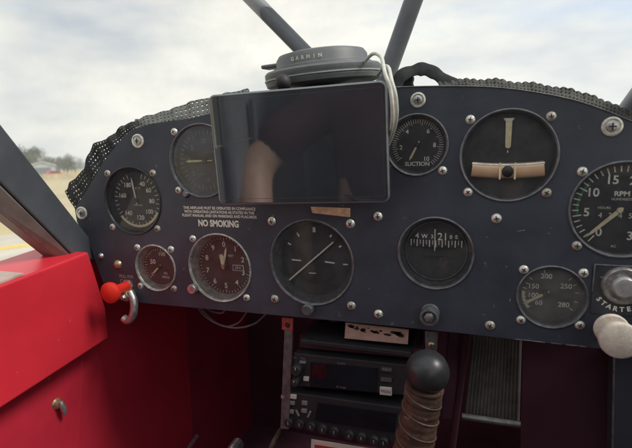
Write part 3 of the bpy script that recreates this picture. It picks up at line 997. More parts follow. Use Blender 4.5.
# curved compass card behind the slot
b = MB()
n_ = 20
for k in range(n_):
    a0, a1 = (-1 + 2 * k / n_), (-1 + 2 * (k + 1) / n_)
    f = lambda t: (t * R * .8, dp - .0012 - .0035 * (1 - t * t))
    x0, y0 = f(a0)
    x1, y1 = f(a1)
    b.poly([(x0, y0, .0045), (x1, y1, .0045), (x1, y1, .0185), (x0, y0, .0185)])
card = b.build('compass_card', M['dial'], g, recalc=False)
b = MB()
def cy(x):
    t = x / (R * .8)
    return dp - .0018 - .0035 * (1 - t * t)
for k in range(-8, 9):
    x = k * .0029
    b.box((x, cy(x), .0075 + (.0012 if k % 2 else 0)), (.0006 if k % 2 else .0009, .0002, .004 if k % 2 else .0065))
for t, x, s in (('4', -.0175, .0075), ('W', -.0105, .0055), ('3', -.0035, .005), ('21', .0062, .0098), ('0', .0135, .005), ('E', .0185, .005)):
    b.text(t, s, x, .0142, cy(x) - .0002, bold=.0001)
b.build('card_markings', M['ink'], card, smooth=False, recalc=False)
MB().box((-.0008, dp - .0065, .0115), (.0009, .0005, .0205)).build('lubber_line', M['needle'], g, smooth=False)
MB().box((0, dp - .0012, -.0065), (.023, .0012, .0022)).build('lower_slot', M['rubber'], g, smooth=False)
b = MB()
b.arc(R * .35, R * .36, 100, 260, dp - .0004)
b.build('markings', M['dial'], d, smooth=False, recalc=False)

# oil temperature ---------------------------------------------------------------
g, d, dp, R = gauge('oiltemp', 'oil_temperature_gauge', 'small olive grey temperature dial reading 100 to 280, left of the starter button', dial='dial_olive', bez='bezel_grey', cone=.003, sq=.0232, glass='glass_dusty')
b = MB()
for a in (232, 240, 250, 260, 270, 282, 295, 310, 345, 45, 62, 82, 104, 125):
    b.tick(a, R * .8, R * .93, .0007, dp - .0003)
for t, a, rr in (('60', 226, .5), ('100', 262, .56), ('150', 295, .62), ('200', 347, .68), ('250', 56, .6), ('280', 128, .58)):
    b.text(t, .0062, math.sin(rad(a)) * R * rr, math.cos(rad(a)) * R * rr, dp - .0003, bold=.0001)
b.build('markings', M['ink'], d, smooth=False, recalc=False)
MB().arc(R * .84, R * .94, 232, 275, dp - .00015).build('yellow_arc', M['lume'], d, smooth=False, recalc=False)
needle(g, 238, R * .86, .0035, .0011, .0013, dp - .002, m_='lume', hub=.0026, hubm='dial_olive', cx=-.004, cz=.001)

# ------------------------------------------------------------------ starter plate and button
sp = at(622, 285)
st = empty('starter_switch', sp, 'silver starter push button on a square black plate with white lettering', 'switch')
def lp(root, px, py, y=0.0):
    v = at(px, py, y) - root.location
    return v
q = [lp(st, 594.5, 264.2), lp(st, 676, 268.5), lp(st, 670, 318), lp(st, 590, 312.5)]
MB().slab([Vector((v.x, -.0012, v.z)) for v in q], .0012).build('plate', M['plate'], st, smooth=False)
b = MB()
for i in (0, 3):
    a_, c_ = (q[0], q[1]) if i == 0 else (q[0], q[0] + (q[3] - q[0]) * .55)
    b.tube([(a_.x, -.0013, a_.z), (c_.x, -.0013, c_.z)], .0006, 6)
b.build('worn_edge', M['edge'], st)
MB().lathe([(.0158, -.0012), (.0158, -.004), (.0145, -.0058), (.0118, -.0058), (.0112, -.0036), (.0, -.0034)], seg=40).build('collar', M['steel'], st)
MB().lathe([(.0088, -.0034), (.0088, -.008), (.0075, -.0098), (.0045, -.0102), (0, -.0098)], seg=32).build('push_button', M['chrome'], st)
b = MB()
for k, ch in enumerate('STARTER'):
    a = rad(231 - k * 13.5)
    b.text(ch, .0056, math.sin(a) * .0208, math.cos(a) * .0208, -.0016, rot=a + math.pi, bold=.0002)
b.build('lettering', M['ink_white'], st, smooth=False, recalc=False)
screw(st, lp(st, 601.5, 277.5).x, lp(st, 601.5, 277.5).z, r=.0012, y=-.0012, m_='bezel_grey', name='rivet')

# ------------------------------------------------------------------ knobs on the panel
kp = at(606, 322)
kn = empty('mixture_knob', kp, 'worn cream mushroom knob with two stacked discs below the starter button', 'knob')
MB().lathe([(.006, 0), (.006, -.02)], seg=20).build('stem', M['steel'], kn)
dv = at(613, 331, -.018) - kp
MB().lathe([(.006, .005), (.0112, .0045), (.0128, .003), (.0130, .0005), (.0122, -.001), (.006, -.0016)], (dv.x * .0 + 0, -.018, 0), 36).build('rear_disc', M['cream'], kn)
MB().lathe([(.0055, -.0195), (.0055, -.032), (.0118, -.0332), (.0140, -.0348), (.0144, -.0385), (.0138, -.0408), (.0122, -.0418), (0, -.0424)], seg=40).build('front_disc', M['cream'], kn)

rp_ = at(128, 285.5)
rk = empty('push_pull_knob', rp_, 'bright red push pull knob sticking out at the lower left of the panel', 'knob')
MB().lathe([(.006, 0), (.0058, -.004), (.0058, -.006), (.0058, -.014), (.0068, -.019), (.0084, -.022), (.0112, -.0245), (.0124, -.0275), (.0121, -.0305), (.0095, -.0328), (0, -.0336)], seg=36).build('knob', M['knobred'], rk)
MB().lathe([(.0078, 0), (.0078, -.0015), (.006, -.0022), (.005, -.0022)], seg=6).build('lock_nut', M['steel'], rk)

vp_ = at(131, 294)
vl = empty('latch_handle', vp_, 'cast silver hooked lever right beside the red knob', 'lever')
b = MB()
c = lambda px, py, y: at(px, py, y) - vp_
b.tube(spline([c(130, 292, -.006), c(133.5, 300, -.008), c(134, 309, -.010), c(132.5, 316, -.011), c(128, 320.5, -.011), c(123.5, 318, -.011)], 24), [.0055, .005, .0046, .0042] + [.0038] * 21 + [.003] * 30, 12)if False else b.tube(spline([c(130, 292, -.006), c(133.5, 300, -.008), c(134, 309, -.010), c(132.5, 316, -.011), c(128, 320.5, -.011), c(123.5, 318, -.011)], 25), .0046, 12)
b.build('hook_arm', M['steel'], vl)
MB().lathe([(0, -.0125), (.004, -.012), (.0062, -.010), (.0074, -.005), (.0074, 0)], (0, 0, 0), 20).build('pivot_boss', M['brass'], vl)
MB().lathe([(0, -.0155), (.0025, -.0152), (.0035, -.0135), (.0035, -.012)], (0, 0, 0), 6).build('bolt_head', M['steel'], vl)

jp = at(430.5, 312)
jk = empty('dimmer_knob', jp, 'silver cylinder knob with a hollow hex end below the heading dial', 'knob')
MB().lathe([(.0085, 0), (.0085, -.002), (.0072, -.003), (.0082, -.004), (.0088, -.012), (.0084, -.0155), (.0066, -.016), (.006, -.013), (.0, -.0128)], seg=32).build('barrel', M['bezel_grey'], jk)
MB().lathe([(.0045, -.0128), (.0045, -.0152), (.0028, -.0158), (0, -.0155)], seg=6).build('hex_end', M['steel'], jk)

# tape scrap
tp_ = at(330, 210.8)
q = [at(310.8, 206.8), at(350.3, 208.2), at(350.2, 217), at(333, 215.2), at(312.5, 212.8)]
o = MB().slab([Vector((v.x - tp_.x, -.0007, v.z - tp_.z)) for v in q], .0006).build('tape_scrap', M['tape'], smooth=False)
o.location = tp_
tag(o, 'scrap of tan masking tape stuck under the tablet', 'tape')

# ------------------------------------------------------------------ radios
RY = .012
def rq(root, pts, y=RY):
    return [at(*p, RY) - root.location + Vector((0, y - RY, 0)) for p in pts]
rx = empty('radio_rack', at(350, 440, RY), 'dark radio rack under the panel with a red tagged aluminium side strip', 'rack')
MB().slab(rq(rx, [(286, 318), (294, 318), (289.5, 428), (281.5, 427)], RY - .003), .004).build('side_strip', M['alu_strip'], rx, smooth=False)
MB().slab(rq(rx, [(283.5, 316), (294.5, 317), (294, 329), (283.5, 328)], RY - .0045), .0014).build('red_tag', M['redtab'], rx, smooth=False)
b = rq(rx, [(289, 323.5)])[0]
MB().lathe([(0, -.0065), (.0022, -.006), (.003, -.0046)], (b.x, RY - .0 - .012, b.z), 14).build('tag_screw', M['slot'], rx)
MB().slab(rq(rx, [(303, 337), (412, 350), (412, 354.5), (302.5, 341)], RY - .006), .09).build('tray_shelf', M['radio'], rx, smooth=False, bevel=.0008)
MB().slab(rq(rx, [(296, 340), (420, 354), (420, 364), (295, 352)], RY + .012), .09).build('tray', M['firewall'], rx, smooth=False)
MB().slab(rq(rx, [(295, 316), (440, 330), (440, 345), (295, 336)], RY + .05), .02).build('back_plate', M['firewall'], rx, smooth=False)
v = rq(rx, [(326, 324)])[0]
MB().lathe([(.009, .0), (.009, -.006), (.0075, -.008), (.004, -.008), (.003, -.005), (0, -.005)], (v.x, RY + .02, v.z), 24).build('rubber_plug', M['rubber'], rx)
MB().slab(rq(rx, [(425.5, 329), (438.5, 330), (437.5, 350), (433, 351.5), (426, 350)], RY - .006), .0022).build('hanger_strip', M['alu_strip'], rx, smooth=False, bevel=.0008)
v = rq(rx, [(432, 342.5)])[0]
screw(rx, v.x, v.z, r=.0036, y=-.0062, m_='brass')

pc = empty('worn_placard', at(378, 333, RY), 'peeling pinkish placard with black smudges above the upper radio', 'placard')
MB().slab(rq(pc, [(346, 322), (409, 329), (408, 343.5), (345, 337.5)], RY - .002), .0015).build('plate', M['pinkcard'], pc, smooth=False)
b = MB()
rr_ = random.Random(3)
for k in range(26):
    t = rr_.random()
    px, py = 351 + 52 * t, 327 + 7 * t + rr_.uniform(-2.2, 2.4)
    cc_ = rq(pc, [(px, py)], RY - .0024)[0]
    n_ = rr_.randint(5, 8)
    s_ = rr_.uniform(.0008, .0028)
    b.poly([cc_ + Vector((math.cos(6.283 * i / n_) * s_ * rr_.uniform(.7, 1.8), 0, math.sin(6.283 * i / n_) * s_ * rr_.uniform(.4, .9))) for i in range(n_)])
b.build('smudge', M['blot'], pc, smooth=False, recalc=False)

def face_box(root, pts, depth, m_, name, bevel=.001, y=RY):
    return MB().slab(rq(root, pts, y), depth).build(name, m_, root, smooth=False, bevel=bevel)
def face_text(mb, root, t, px, py, size, y, slope=.105, xs=1):
    v = rq(root, [(px, py)], y)[0]
    mb.text(t, size, v.x, v.z, v.y, 0, xs=xs)

r1 = empty('panel_radio', at(350, 392, RY), 'upper radio with a wide display glowing faint red at its left', 'radio')
face_box(r1, [(294, 353), (414, 366), (411, 396), (289.5, 385.5)], .15, M['radio'], 'body')
scr = face_box(r1, [(311, 361.5), (378, 368), (376.5, 391.5), (310, 386)], .002, M['lcd'], 'display', .0003, RY - .0012)
MB().slab(rq(r1, [(312.5, 362.8), (327, 364.2), (326, 378.5), (312, 377)], RY - .0015), .0002).build('red_segment', M['lcd_red'], scr, smooth=False)
for px, py, w_, h_, mm in ((387, 369, 11, 3.4, 'key'), (386.5, 379.2, 11, 3.6, 'key'), (386, 390.6, 12, 7.5, 'key_white')):
    kq = [(px - w_ / 2, py - h_ / 2 - w_ * .05), (px + w_ / 2, py - h_ / 2 + w_ * .05), (px + w_ / 2, py + h_ / 2 + w_ * .05), (px - w_ / 2, py + h_ / 2 - w_ * .05)]
    ky = face_box(r1, kq, .0025, M[mm], 'key', .0004, RY - .0022)
    b = MB()
    face_text(b, r1, 'MON' if mm == 'key_white' else ('MEM' if py < 372 else 'SCAN'), px, py, .0042, RY - .0025)
    b.build('key_lettering', M['blot'] if mm == 'key_white' else M['key_grey'], ky, smooth=False, recalc=False)
b = MB()
face_text(b, r1, 'ICOM', 341.5, 363.0, .0034, RY - .0016)
face_text(b, r1, 'IC A200', 341.5, 386.7, .0032, RY - .0016)
face_text(b, r1, 'VOL', 292.8 + 1.4, 357.3, .0034, RY - .0004)
face_text(b, r1, 'SQL', 303, 358.3, .0034, RY - .0004)
b.build('lettering', M['key_grey'], r1, smooth=False, recalc=False)
for px, py, rr in ((298.5, 367.5, .0062), (297, 379.5, .0045)):
    v = rq(r1, [(px, py)])[0]
    kb = MB().lathe([(rr * 1.15, 0), (rr, -.003), (rr * .92, -.009), (rr * .8, -.0098), (0, -.0095)], (v.x, 0, v.z), 24).build('tuning_knob', M['rubber'], r1)
    MB().box((v.x, -.0098, v.z + rr * .5), (.0008, .0004, rr * .5)).build('pointer_mark', M['key_white'], kb, smooth=False)
face_box(r1, [(304, 376), (309.3, 376.6), (309, 380.6), (303.8, 380)], .0025, M['key_white'], 'key', .0004, RY - .002)
face_box(r1, [(300, 360.4), (306.5, 361), (306, 363.4), (300, 362.7)], .0025, M['key_grey'], 'key', .0004, RY - .002)

r2 = empty('navigation_radio', at(345, 436, RY), 'lower radio with a blank display and a row of small round knobs', 'radio')
face_box(r2, [(288, 392), (415, 410), (411, 447), (281.5, 426)], .16, M['radio'], 'body')
face_box(r2, [(318, 402), (396.5, 413), (394.5, 432), (314.5, 420)], .002, M['lcd'], 'display', .0003, RY - .0012)
for px, py, w_, h_, mm in ((292.5, 396, 8.5, 4, 'key_white'), (291.5, 402.3, 7, 3.6, 'key_grey'), (291, 411, 6.5, 3.4, 'key_grey'), (305, 402.5, 5.5, 3.8, 'key_grey'), (304.5, 410.3, 5.5, 3.6, 'key_grey')):
    kq = [(px - w_ / 2, py - h_ / 2 - w_ * .06), (px + w_ / 2, py - h_ / 2 + w_ * .06), (px + w_ / 2, py + h_ / 2 + w_ * .06), (px - w_ / 2, py + h_ / 2 - w_ * .06)]
    face_box(r2, kq, .0025, M[mm], 'key', .0004, RY - .002)
for a_, c_ in (((296.5, 409.5), (299.2, 415.2)), ((310.8, 411), (308.4, 416.2))):
    p, q = rq(r2, [a_, c_], RY - .0012)
    MB().tube([p, q], .0013, 8).build('bent_key', M['key_grey'], r2)
for px, py in ((289.5, 421.3), (300.7, 422.8), (311.7, 425), (323.2, 427.8), (335, 430.3), (349.8, 433.8), (362, 436.2), (374.5, 439.4), (384, 441)):
    v = rq(r2, [(px, py)])[0]
    kb = MB().lathe([(.0052, 0), (.0052, -.004), (.0046, -.005), (0, -.0048)], (v.x, 0, v.z), 18).build('selector_knob', M['rubber'], r2)
    MB().box((v.x, -.0051, v.z + .0006), (.0013, .0005, .0036)).build('pointer_mark', M['key_grey'], kb, smooth=False)
v = rq(r2, [(283.5, 396)])[0]
MB().lathe([(0, -.004), (.002, -.0035), (.003, 0)], (v.x, 0, v.z), 14).build('side_screw', M['steel'], r2)

cdq = empty('paper_card', at(345, 455, RY), 'white card with dark red print tucked below the lower radio', 'card')
MB().slab(rq(cdq, [(312.5, 437.2), (378, 447.5), (378, 475), (311, 466)], RY - .004), .0006).build('sheet', M['card'], cdq, smooth=False)
MB().slab(rq(cdq, [(316, 442.2), (376, 451.5), (376, 470), (314, 462)], RY - .0044), .0003).build('red_print', M['cardred'], cdq, smooth=False)

# ------------------------------------------------------------------ control stick
SY = -.075
sb = at(427.5, 371.3, SY)
sk = empty('control_stick', at(398, 520, SY), 'control stick with a black ball top and a brown laced leather grip', 'stick')
o0 = sk.location
axis = (at(427.5, 371.3, SY) - at(413, 452, SY)).normalized()
rb = .0172
b = MB()
prof = [(rb * math.sin(rad(t)), rb * math.cos(rad(t))) for t in range(0, 156, 10)]
prof[0] = (0, rb)
mt = axis.to_track_quat('Z', 'Y').to_matrix()
b.lathe(prof, sb - o0, 40, axis='z', mtx=mt)
b.build('ball_top', M['rubber_gloss'] if 'rubber_gloss' in M else mat('black_ball', (0.03, 0.031, 0.033), 0.34, var=0.15, scale=120, bump=.05), sk)
b = MB()
prof = []
for k in range(90):
    h = -.0125 - k * .0014
    base = .0147 + .0022 * (k / 90)
    prof.append((base + .00025 * math.sin(k * 1.7) + (.00045 if k % 7 in (0, 1) else 0), h))
prof = [(0, -.012)] + prof + [(0, prof[-1][1] - .001)]
b.lathe(prof, sb - o0, 36, axis='z', mtx=mt)
gr = b.build('leather_grip', M['leather'], sk)
b = MB()
pts = []
for k in range(200):
    a = k * .27
    h = -.015 - k * .00062
    rr = .0151 + .0022 * (k / 200)
    pts.append(sb - o0 + mt @ Vector((math.cos(a) * rr, math.sin(a) * rr, h + .0012 * math.sin(a))))
b.tube(pts, .00062, 6)
b.build('lacing', M['stitch'], gr)
b = MB().tube([sb - o0 - axis * .13, sb - o0 - axis * .30], .011, 18)
b.build('shaft', M['tube'], sk)

# ------------------------------------------------------------------ tablet
TW, TH = .1625, .1014
tb = empty('tablet', (-.1489, -.04, H - .0003), 'dark tablet with a blank shiny screen mounted in front of the panel', 'tablet')
a, b_, c_ = .0538, .0495, -.0237
Rz = Matrix(((math.cos(a), -math.sin(a), 0), (math.sin(a), math.cos(a), 0), (0, 0, 1)))
Rx = Matrix(((1, 0, 0), (0, math.cos(b_), -math.sin(b_)), (0, math.sin(b_), math.cos(b_))))
Ry_ = Matrix(((math.cos(c_), 0, math.sin(c_)), (0, 1, 0), (-math.sin(c_), 0, math.cos(c_))))
tb.rotation_euler = (Rz @ Rx @ Ry_).to_euler()
def rrect(w_, h_, r, n=6):
    o = []
    for cx_, cz_, a0 in ((w_ / 2 - r, h_ / 2 - r, 0), (-w_ / 2 + r, h_ / 2 - r, 90), (-w_ / 2 + r, -h_ / 2 + r, 180), (w_ / 2 - r, -h_ / 2 + r, 270)):
        for k in range(n + 1):
            t = rad(a0 + 90 * k / n)
            o.append((cx_ + math.cos(t) * r, cz_ + math.sin(t) * r))
    return o
MB().slab([(x, .0004, z) for x, z in rrect(TW, TH, .006)], .0085).build('shell', M['tablet'], tb, bevel=.0018, bseg=3)
b = MB()
oo, ii = rrect(TW + .0004, TH + .0004, .006), rrect(TW - .0026, TH - .0026, .005)
n_ = len(oo)
for k in range(n_):
    k2 = (k + 1) % n_
    A0, A1 = (oo[k][0], -.0002, oo[k][1]), (oo[k2][0], -.0002, oo[k2][1])
    B0, B1 = (ii[k][0], -.0008, ii[k][1]), (ii[k2][0], -.0008, ii[k2][1])
    C0, C1 = (oo[k][0], .0016, oo[k][1]), (oo[k2][0], .0016, oo[k2][1])
    b.poly([A0, A1, B1, B0])
    b.poly([C0, C1, A1, A0])
b.build('rim', M['tablet_rim'], tb)
MB().slab([(x, -.0006, z) for x, z in rrect(TW - .003, TH - .003, .0048)], .0008).build('screen', M['screen'], tb, smooth=False)
b = MB()
oo, ii = rrect(TW - .008, TH - .010, .001), rrect(TW - .0086, TH - .0106, .001)
for k in range(len(oo)):
    k2 = (k + 1) % len(oo)
    b.poly([(oo[k][0], -.0007, oo[k][1]), (oo[k2][0], -.0007, oo[k2][1]), (ii[k2][0], -.0007, ii[k2][1]), (ii[k][0], -.0007, ii[k][1])])
b.build('display_border', M['key'], tb, smooth=False, recalc=False)
MB().box((0, .022, 0), (.03, .026, .03)).build('mount_bracket', M['rubber'], tb, bevel=.003)

# ------------------------------------------------------------------ round receiver on top of the glareshield
GY = .055
gc = at(323, 74.5, GY)
gp = empty('satellite_receiver', gc, 'round grey satellite receiver with raised lettering, sitting above the tablet', 'receiver')
tilt = Matrix.Rotation(rad(4.5), 3, 'X') @ Matrix.Rotation(rad(-3), 3, 'Y')
k_ = (GY + D) / .92 / F_PX
R0 = 55 * (at(323, 73, GY) - at(322, 73, GY)).length
b = MB()
b.lathe([(0, -.011), (R0 * .9, -.011), (R0 * .98, -.009), (R0, -.005), (R0 * .985, -.0035), (R0 * .985, -.002), (R0, -.0005), (R0, .0035), (R0 * .97, .0055), (R0 * .9, .006), (0, .006)], seg=64, axis='z', mtx=tilt)
b.build('base_disc', M['grey_plastic'], gp)
b = MB()
b.lathe([(R0 * .99, -.0036), (R0 * 1.012, -.0034), (R0 * 1.012, -.0022), (R0 * .99, -.0020)], seg=64, axis='z', mtx=tilt)
b.build('rim_ring', M['grey_rim'], gp)
b = MB()
b.lathe([(R0 * .86, .006), (R0 * .85, .0082), (R0 * .80, .0092), (R0 * .79, .0102), (R0 * .78, .0165), (R0 * .73, .0208), (R0 * .6, .0226), (R0 * .3, .0236), (0, .0238)], seg=64, axis='z', mtx=tilt)
dm = b.build('dome', M['grey_plastic'], gp)
b = MB()
rt = R0 * .785
for k, ch in enumerate('GARMIN'):
    a = rad(-91 + (k - 2.5) * 6.8)
    bb = MB()
    mtx = tilt @ Matrix.Rotation(a + rad(90), 3, 'Z')
    b.text(ch, .0050, 0, .0136, -rt - .0009, mtx=mtx, bold=.00025)
b.build('lettering', M['cord'], dm, smooth=False, recalc=False)
b = MB().box((-R0 * .9, -.004, .0115), (.021, .02, .004), tilt)
b.build('side_tab', M['grey_plastic'], gp, bevel=.0015)
b = MB().lathe([(0, -.026), (.03, -.026), (.034, -.020), (.018, -.012), (.018, -.008)], seg=32, axis='z')
b.build('foot', M['rubber'], gp)
v = at(288, 84, .0) - gc
MB().lathe([(0, -.008), (.004, -.007), (.0068, -.004), (.0078, 0), (.0068, .004), (.004, .007), (0, .008)], (v.x, v.y - .012, v.z), 20).build('mount_ball', M['rubber'], gp)

# cord beside the tablet
b = MB()
P1 = [(360, 70, .03), (367, 59, .02), (374, 53.5, .005), (381, 57, -.01), (383.5, 66, -.025), (385.5, 75, -.045), (390.5, 90, -.047), (392.5, 110, -.045), (391.5, 128, -.035), (387, 140, -.02), (380, 150, -.015)]
b.tube(spline([at(*p) for p in P1], 70), .00165, 10)
o = b.build('power_cord', M['cord'])
tag(o, 'pale grey cord looping over the top right corner of the tablet', 'cord')
b = MB()
P2 = [(378, 75, .03), (384, 67, .01), (388.5, 68, -.02), (391.3, 80, -.04), (395.5, 96, -.042), (396.5, 115, -.035), (394, 130, -.02), (389, 143, -.008), (383, 152, -.006)]
b.tube(spline([at(*p) for p in P2], 60), .0017, 10)
o = b.build('power_cord', M['cord'])
tag(o, 'second pale cord hanging outermost at the right side of the tablet', 'cord')

# ------------------------------------------------------------------ perforated mat over the glareshield
def mesh_mat(name, lo, hi, ylo, yhi, cols, rows, m_, label, amp, hole=.56, th=.0014, bump=.0004):
    L0, L1 = spline([at(*p, ylo) for p in lo], 200), spline([at(*p, yhi) for p in hi], 200)
    def samp(Ls, t):
        d = [0]
        for a_, c_ in zip(Ls, Ls[1:]):
            d.append(d[-1] + (c_ - a_).length)
        x = t * d[-1]
        i = 0
        while i < len(d) - 2 and d[i + 1] < x:
            i += 1
        f = (x - d[i]) / max(1e-9, d[i + 1] - d[i])
        return Ls[i].lerp(Ls[i + 1], min(1, max(0, f)))
    b = MB()
    grid = []
    for i in range(cols + 1):
        t = i / cols
        a_, c_ = samp(L0, t), samp(L1, t)
        r = []
        for j in range(rows + 1):
            u = j / rows
            p = a_.lerp(c_, u)
            p.y += amp * math.sin(i * 1.15 + 1.3 * math.sin(i * .21)) * (.3 + u) + .004 * noise.noise(Vector((t * 9, u * 2, 3)))
            p.z += .0022 * noise.noise(Vector((t * 14, u, 9))) * u + bump * math.cos(math.pi * i) * u
            r.append(p)
        grid.append(r)
    V = [[b.bm.verts.new(p) for p in r] for r in grid]
    for i in range(cols):
        for j in range(rows):
            q = [V[i][j], V[i + 1][j], V[i + 1][j + 1], V[i][j + 1]]
            c_ = sum((v.co for v in q), Vector()) / 4
            h = [b.bm.verts.new(c_ + (v.co - c_) * hole) for v in q]
            for k in range(4):
                b.bm.faces.new((q[k], q[(k + 1) % 4], h[(k + 1) % 4], h[k]))
    o = b.build(name, m_, recalc=True)
    s_ = o.modifiers.new('solid', 'SOLIDIFY')
    s_.thickness = th
    s_.offset = 0
    ss = o.modifiers.new('sub', 'SUBSURF')
    ss.levels = ss.render_levels = 1
    return o
# left front hanging part and the faded part near the tablet, one draped mat
g1 = mesh_mat('mesh_mat', [(76, 213), (86, 203), (94, 185), (105, 169), (117, 153), (131, 137.5), (142, 131)], [(64, 191), (70, 182.5), (80, 174), (86.5, 160), (93.5, 144.5), (104, 140), (116, 131), (127, 123.5), (138, 120.5)], .0065, .016, 38, 6, M['mat_dark'], '', .0009, hole=.36)
tag(g1, 'black rubber mesh mat hanging over the left end of the panel', 'mat')
g2 = mesh_mat('mesh_mat', [(136, 130.5), (150, 126), (170, 123), (190, 120), (216, 114.5), (250, 106)], [(134, 119), (150, 115.5), (170, 109.5), (190, 102.5), (214, 96.5), (250, 88)], .001, .03, 27, 4, M['mat_light'], '', .0014, hole=.42, th=.002)
tag(g2, 'faded grey mesh mat along the panel top left of the tablet', 'mat')
g3 = mesh_mat('mesh_mat', [(440, 87.5), (470, 87), (500, 89), (530, 92.5), (560, 98), (585, 104.5), (610, 113.5), (640, 126.5), (680, 148)], [(438, 82), (470, 80), (500, 80.5), (530, 83.5), (560, 88), (585, 94), (610, 103), (640, 115), (682, 138)], .003, .022, 66, 3, M['mat_mid'], '', .0016, hole=.4, th=.0026, bump=.0013)
tag(g3, 'dark rolled mesh mat along the panel top at the right', 'mat')

# strap loop lying on the right of the receiver
b = MB()
pts = [at(*p) for p in ((396, 88, .02), (399, 79, .022), (405, 73.5, .025), (413, 70.8, .028), (420, 69.2, .03), (428, 70, .03), (436, 74, .03), (443, 79, .028), (452, 83.5, .02), (462, 85.5, .014))]
sp_ = spline(pts, 60)
b.tube(sp_, [.0020 + .0007 * noise.noise(Vector((i * .12, 1, 1))) for i in range(len(sp_))], 10, flat=(1, 3.2))
o = b.build('rubber_strap', M['mat_dark'])
tag(o, 'dark rubber strap arched over the panel top right of the cords', 'strap')
b = MB()
b.slab([at(396.5, 90, .03), at(398, 81, .03), (at(404, 75, .03)), at(411, 72.5, .03), at(413.5, 77, .03), at(411.5, 83, .03), at(416, 88, .03)], .012)
o = b.build('folded_flap', M['mat_dark'], bevel=.002)
tag(o, 'folded dark flap under the near end of the rubber strap', 'flap')
# glareshield deck behind the panel top
b = MB()
deck = [at(*q) for q in TOPPX]
prev = None
for p in deck:
    cur = [b.bm.verts.new((p.x, .0032, p.z - .004)), b.bm.verts.new((p.x, .18, p.z - .03)), b.bm.verts.new((p.x, .42, p.z - .07))]
    if prev:
        for i in range(2):
            b.bm.faces.new((prev[i], prev[i + 1], cur[i + 1], cur[i]))
    prev = cur
o = b.build('glareshield', M['rubber'])
md = o.modifiers.new('solid', 'SOLIDIFY')
md.thickness = .003
md.offset = -1
tag(o, 'black glareshield deck behind the top of the instrument panel', 'glareshield')

# ------------------------------------------------------------------ windshield frame
vb = empty('windshield_brace', at(350, 100, .2), 'pair of grey steel tubes meeting in a V behind the receiver', 'brace')
o0 = vb.location
for P_, rr in (([(330, 78, .19), (253.5, 0, .17), (180, -74, .15)], .0104), ([(371, 120, .19), (413.5, 0, .17), (452, -110, .15)], .0112)):
    MB().tube([at(*p) - o0 for p in P_], rr, 24).build('tube', M['tube'], vb)
MB().tube([at(318, 74, .19) - o0, at(352, 108, .2) - o0, at(380, 104, .19) - o0], .012, 16).build('gusset', M['tube'], vb)

lpz = empty('windshield_post', at(80, 250, -.004), 'broad dark post slanting up from the left end of the panel', 'post')
o0 = lpz.location
def post_band(q, dx, m_, name, far):
    pts = [atx(px, py, xx) - o0 for px, py, xx in q]
    for i_, j_, k_ in far:       # run the post on up to the wing root
        pts[i_] = pts[j_] + (pts[j_] - pts[k_]).normalized() * .42
    MB().slab(pts, dx, (1, 0, 0)).build(name, m_, lpz, smooth=False, bevel=.002)
post_band([(96, 244, -.437), (86, 233, -.437), (0, 123, -.437), (-70, 34, -.437), (-70, 112, -.437), (0, 182, -.437), (72, 254, -.437), (98, 262, -.437)], -.03, M['post'], 'channel', ((3, 2, 1), (4, 5, 6)))
post_band([(0, 184, -.4375), (-70, 114, -.4375), (-70, 150, -.4475), (0, 212, -.4475), (62, 262, -.4475), (72, 256, -.4375)], -.02, M['post_lip'], 'lip', ((1, 0, 5), (2, 3, 4)))

b = MB().tube([at(606, 155, .08), at(650, 99, .03), at(730, 0, -.05), at(820, -112, -.14)], .0165, 24)
o = b.build('windshield_post', M['tube'])
tag(o, 'grey post at the right edge of the picture above the mesh mat', 'post')

# windshield sheet: curved from post to post, over the deck and up to the wing root
b = MB()
prev = None
for k in range(25):
    t = -1 + 2 * k / 24
    x = -.045 + t * .47
    yy = .40 - .36 * t * t
    cur = [b.bm.verts.new((x, yy - .035 * abs(t) ** 3, Z(.02 - .17 * abs(t) ** 3))), b.bm.verts.new((x, yy - .13, Z(.16 - .09 * abs(t) ** 3))), b.bm.verts.new((x, yy - .33, Z(.42 - .06 * abs(t) ** 3)))]
    if prev:
        for i in range(2):
            b.bm.faces.new((prev[i], prev[i + 1], cur[i + 1], cur[i]))
    prev = cur
o = b.build('windshield', M['plexi'])
tag(o, 'clear curved windshield in front of the panel', 'windshield')

# ------------------------------------------------------------------ footwell details
wp = at(235, 312, .03)
wb = empty('wire_bundle', wp, 'thin grey wires sagging below the panel under the altimeter', 'wires')
for P_ in ([(196, 305, .02), (205, 316, .03), (218, 324, .03), (236, 328, .03), (254, 324, .03), (266, 314, .02)], [(199, 306, .03), (210, 318, .035), (224, 326.5, .035), (238, 323, .035), (247, 312, .03)], [(203, 306, .02), (212, 311.5, .03), (222, 313, .03), (226, 309, .03)]):
    MB().tube(spline([at(*p) - wp for p in P_], 40), .0011, 8).build('wire', M['wire'], wb)

rs = empty('ribbed_panel', at(495, 420, .1), 'grey ribbed sheet standing in the footwell right of the stick', 'vent panel')
o0 = rs.location
b = MB()
nb_ = 15
A, B_, C_, E_ = at(473, 334, .1) - o0, at(521, 336, .1) - o0, at(519, 420, .1) - o0, at(464, 420, .1) - o0
for k in range(nb_):
    t = (k + .5) / nb_
    b.tube([A.lerp(B_, t), E_.lerp(C_, t)], .0026, 8)
b.slab([A + Vector((0, .002, 0)), B_ + Vector((0, .002, 0)), C_ + Vector((0, .002, 0)), E_ + Vector((0, .002, 0))], .003)
b.build('ribs', M['ribbed'], rs)
b = MB().tube([at(462, 416.5, .085) - o0, at(523, 425.5, .085) - o0], .0038, 12)
b.build('cross_bar', M['alu_strip'], rs)
b = MB().slab([Vector(v) for v in (at(448, 330, .07), at(462, 331, .07), at(455, 420, .07), at(441, 420, .07))], .006)
tag(b.build('tube_strut', M['firewall'], smooth=False, bevel=.002), 'narrow dark strut between the stick and the ribbed sheet', 'strut')
b = MB().tube([at(466, 332, .06), at(461, 380, .07), at(452, 450, .07)], .004, 10)
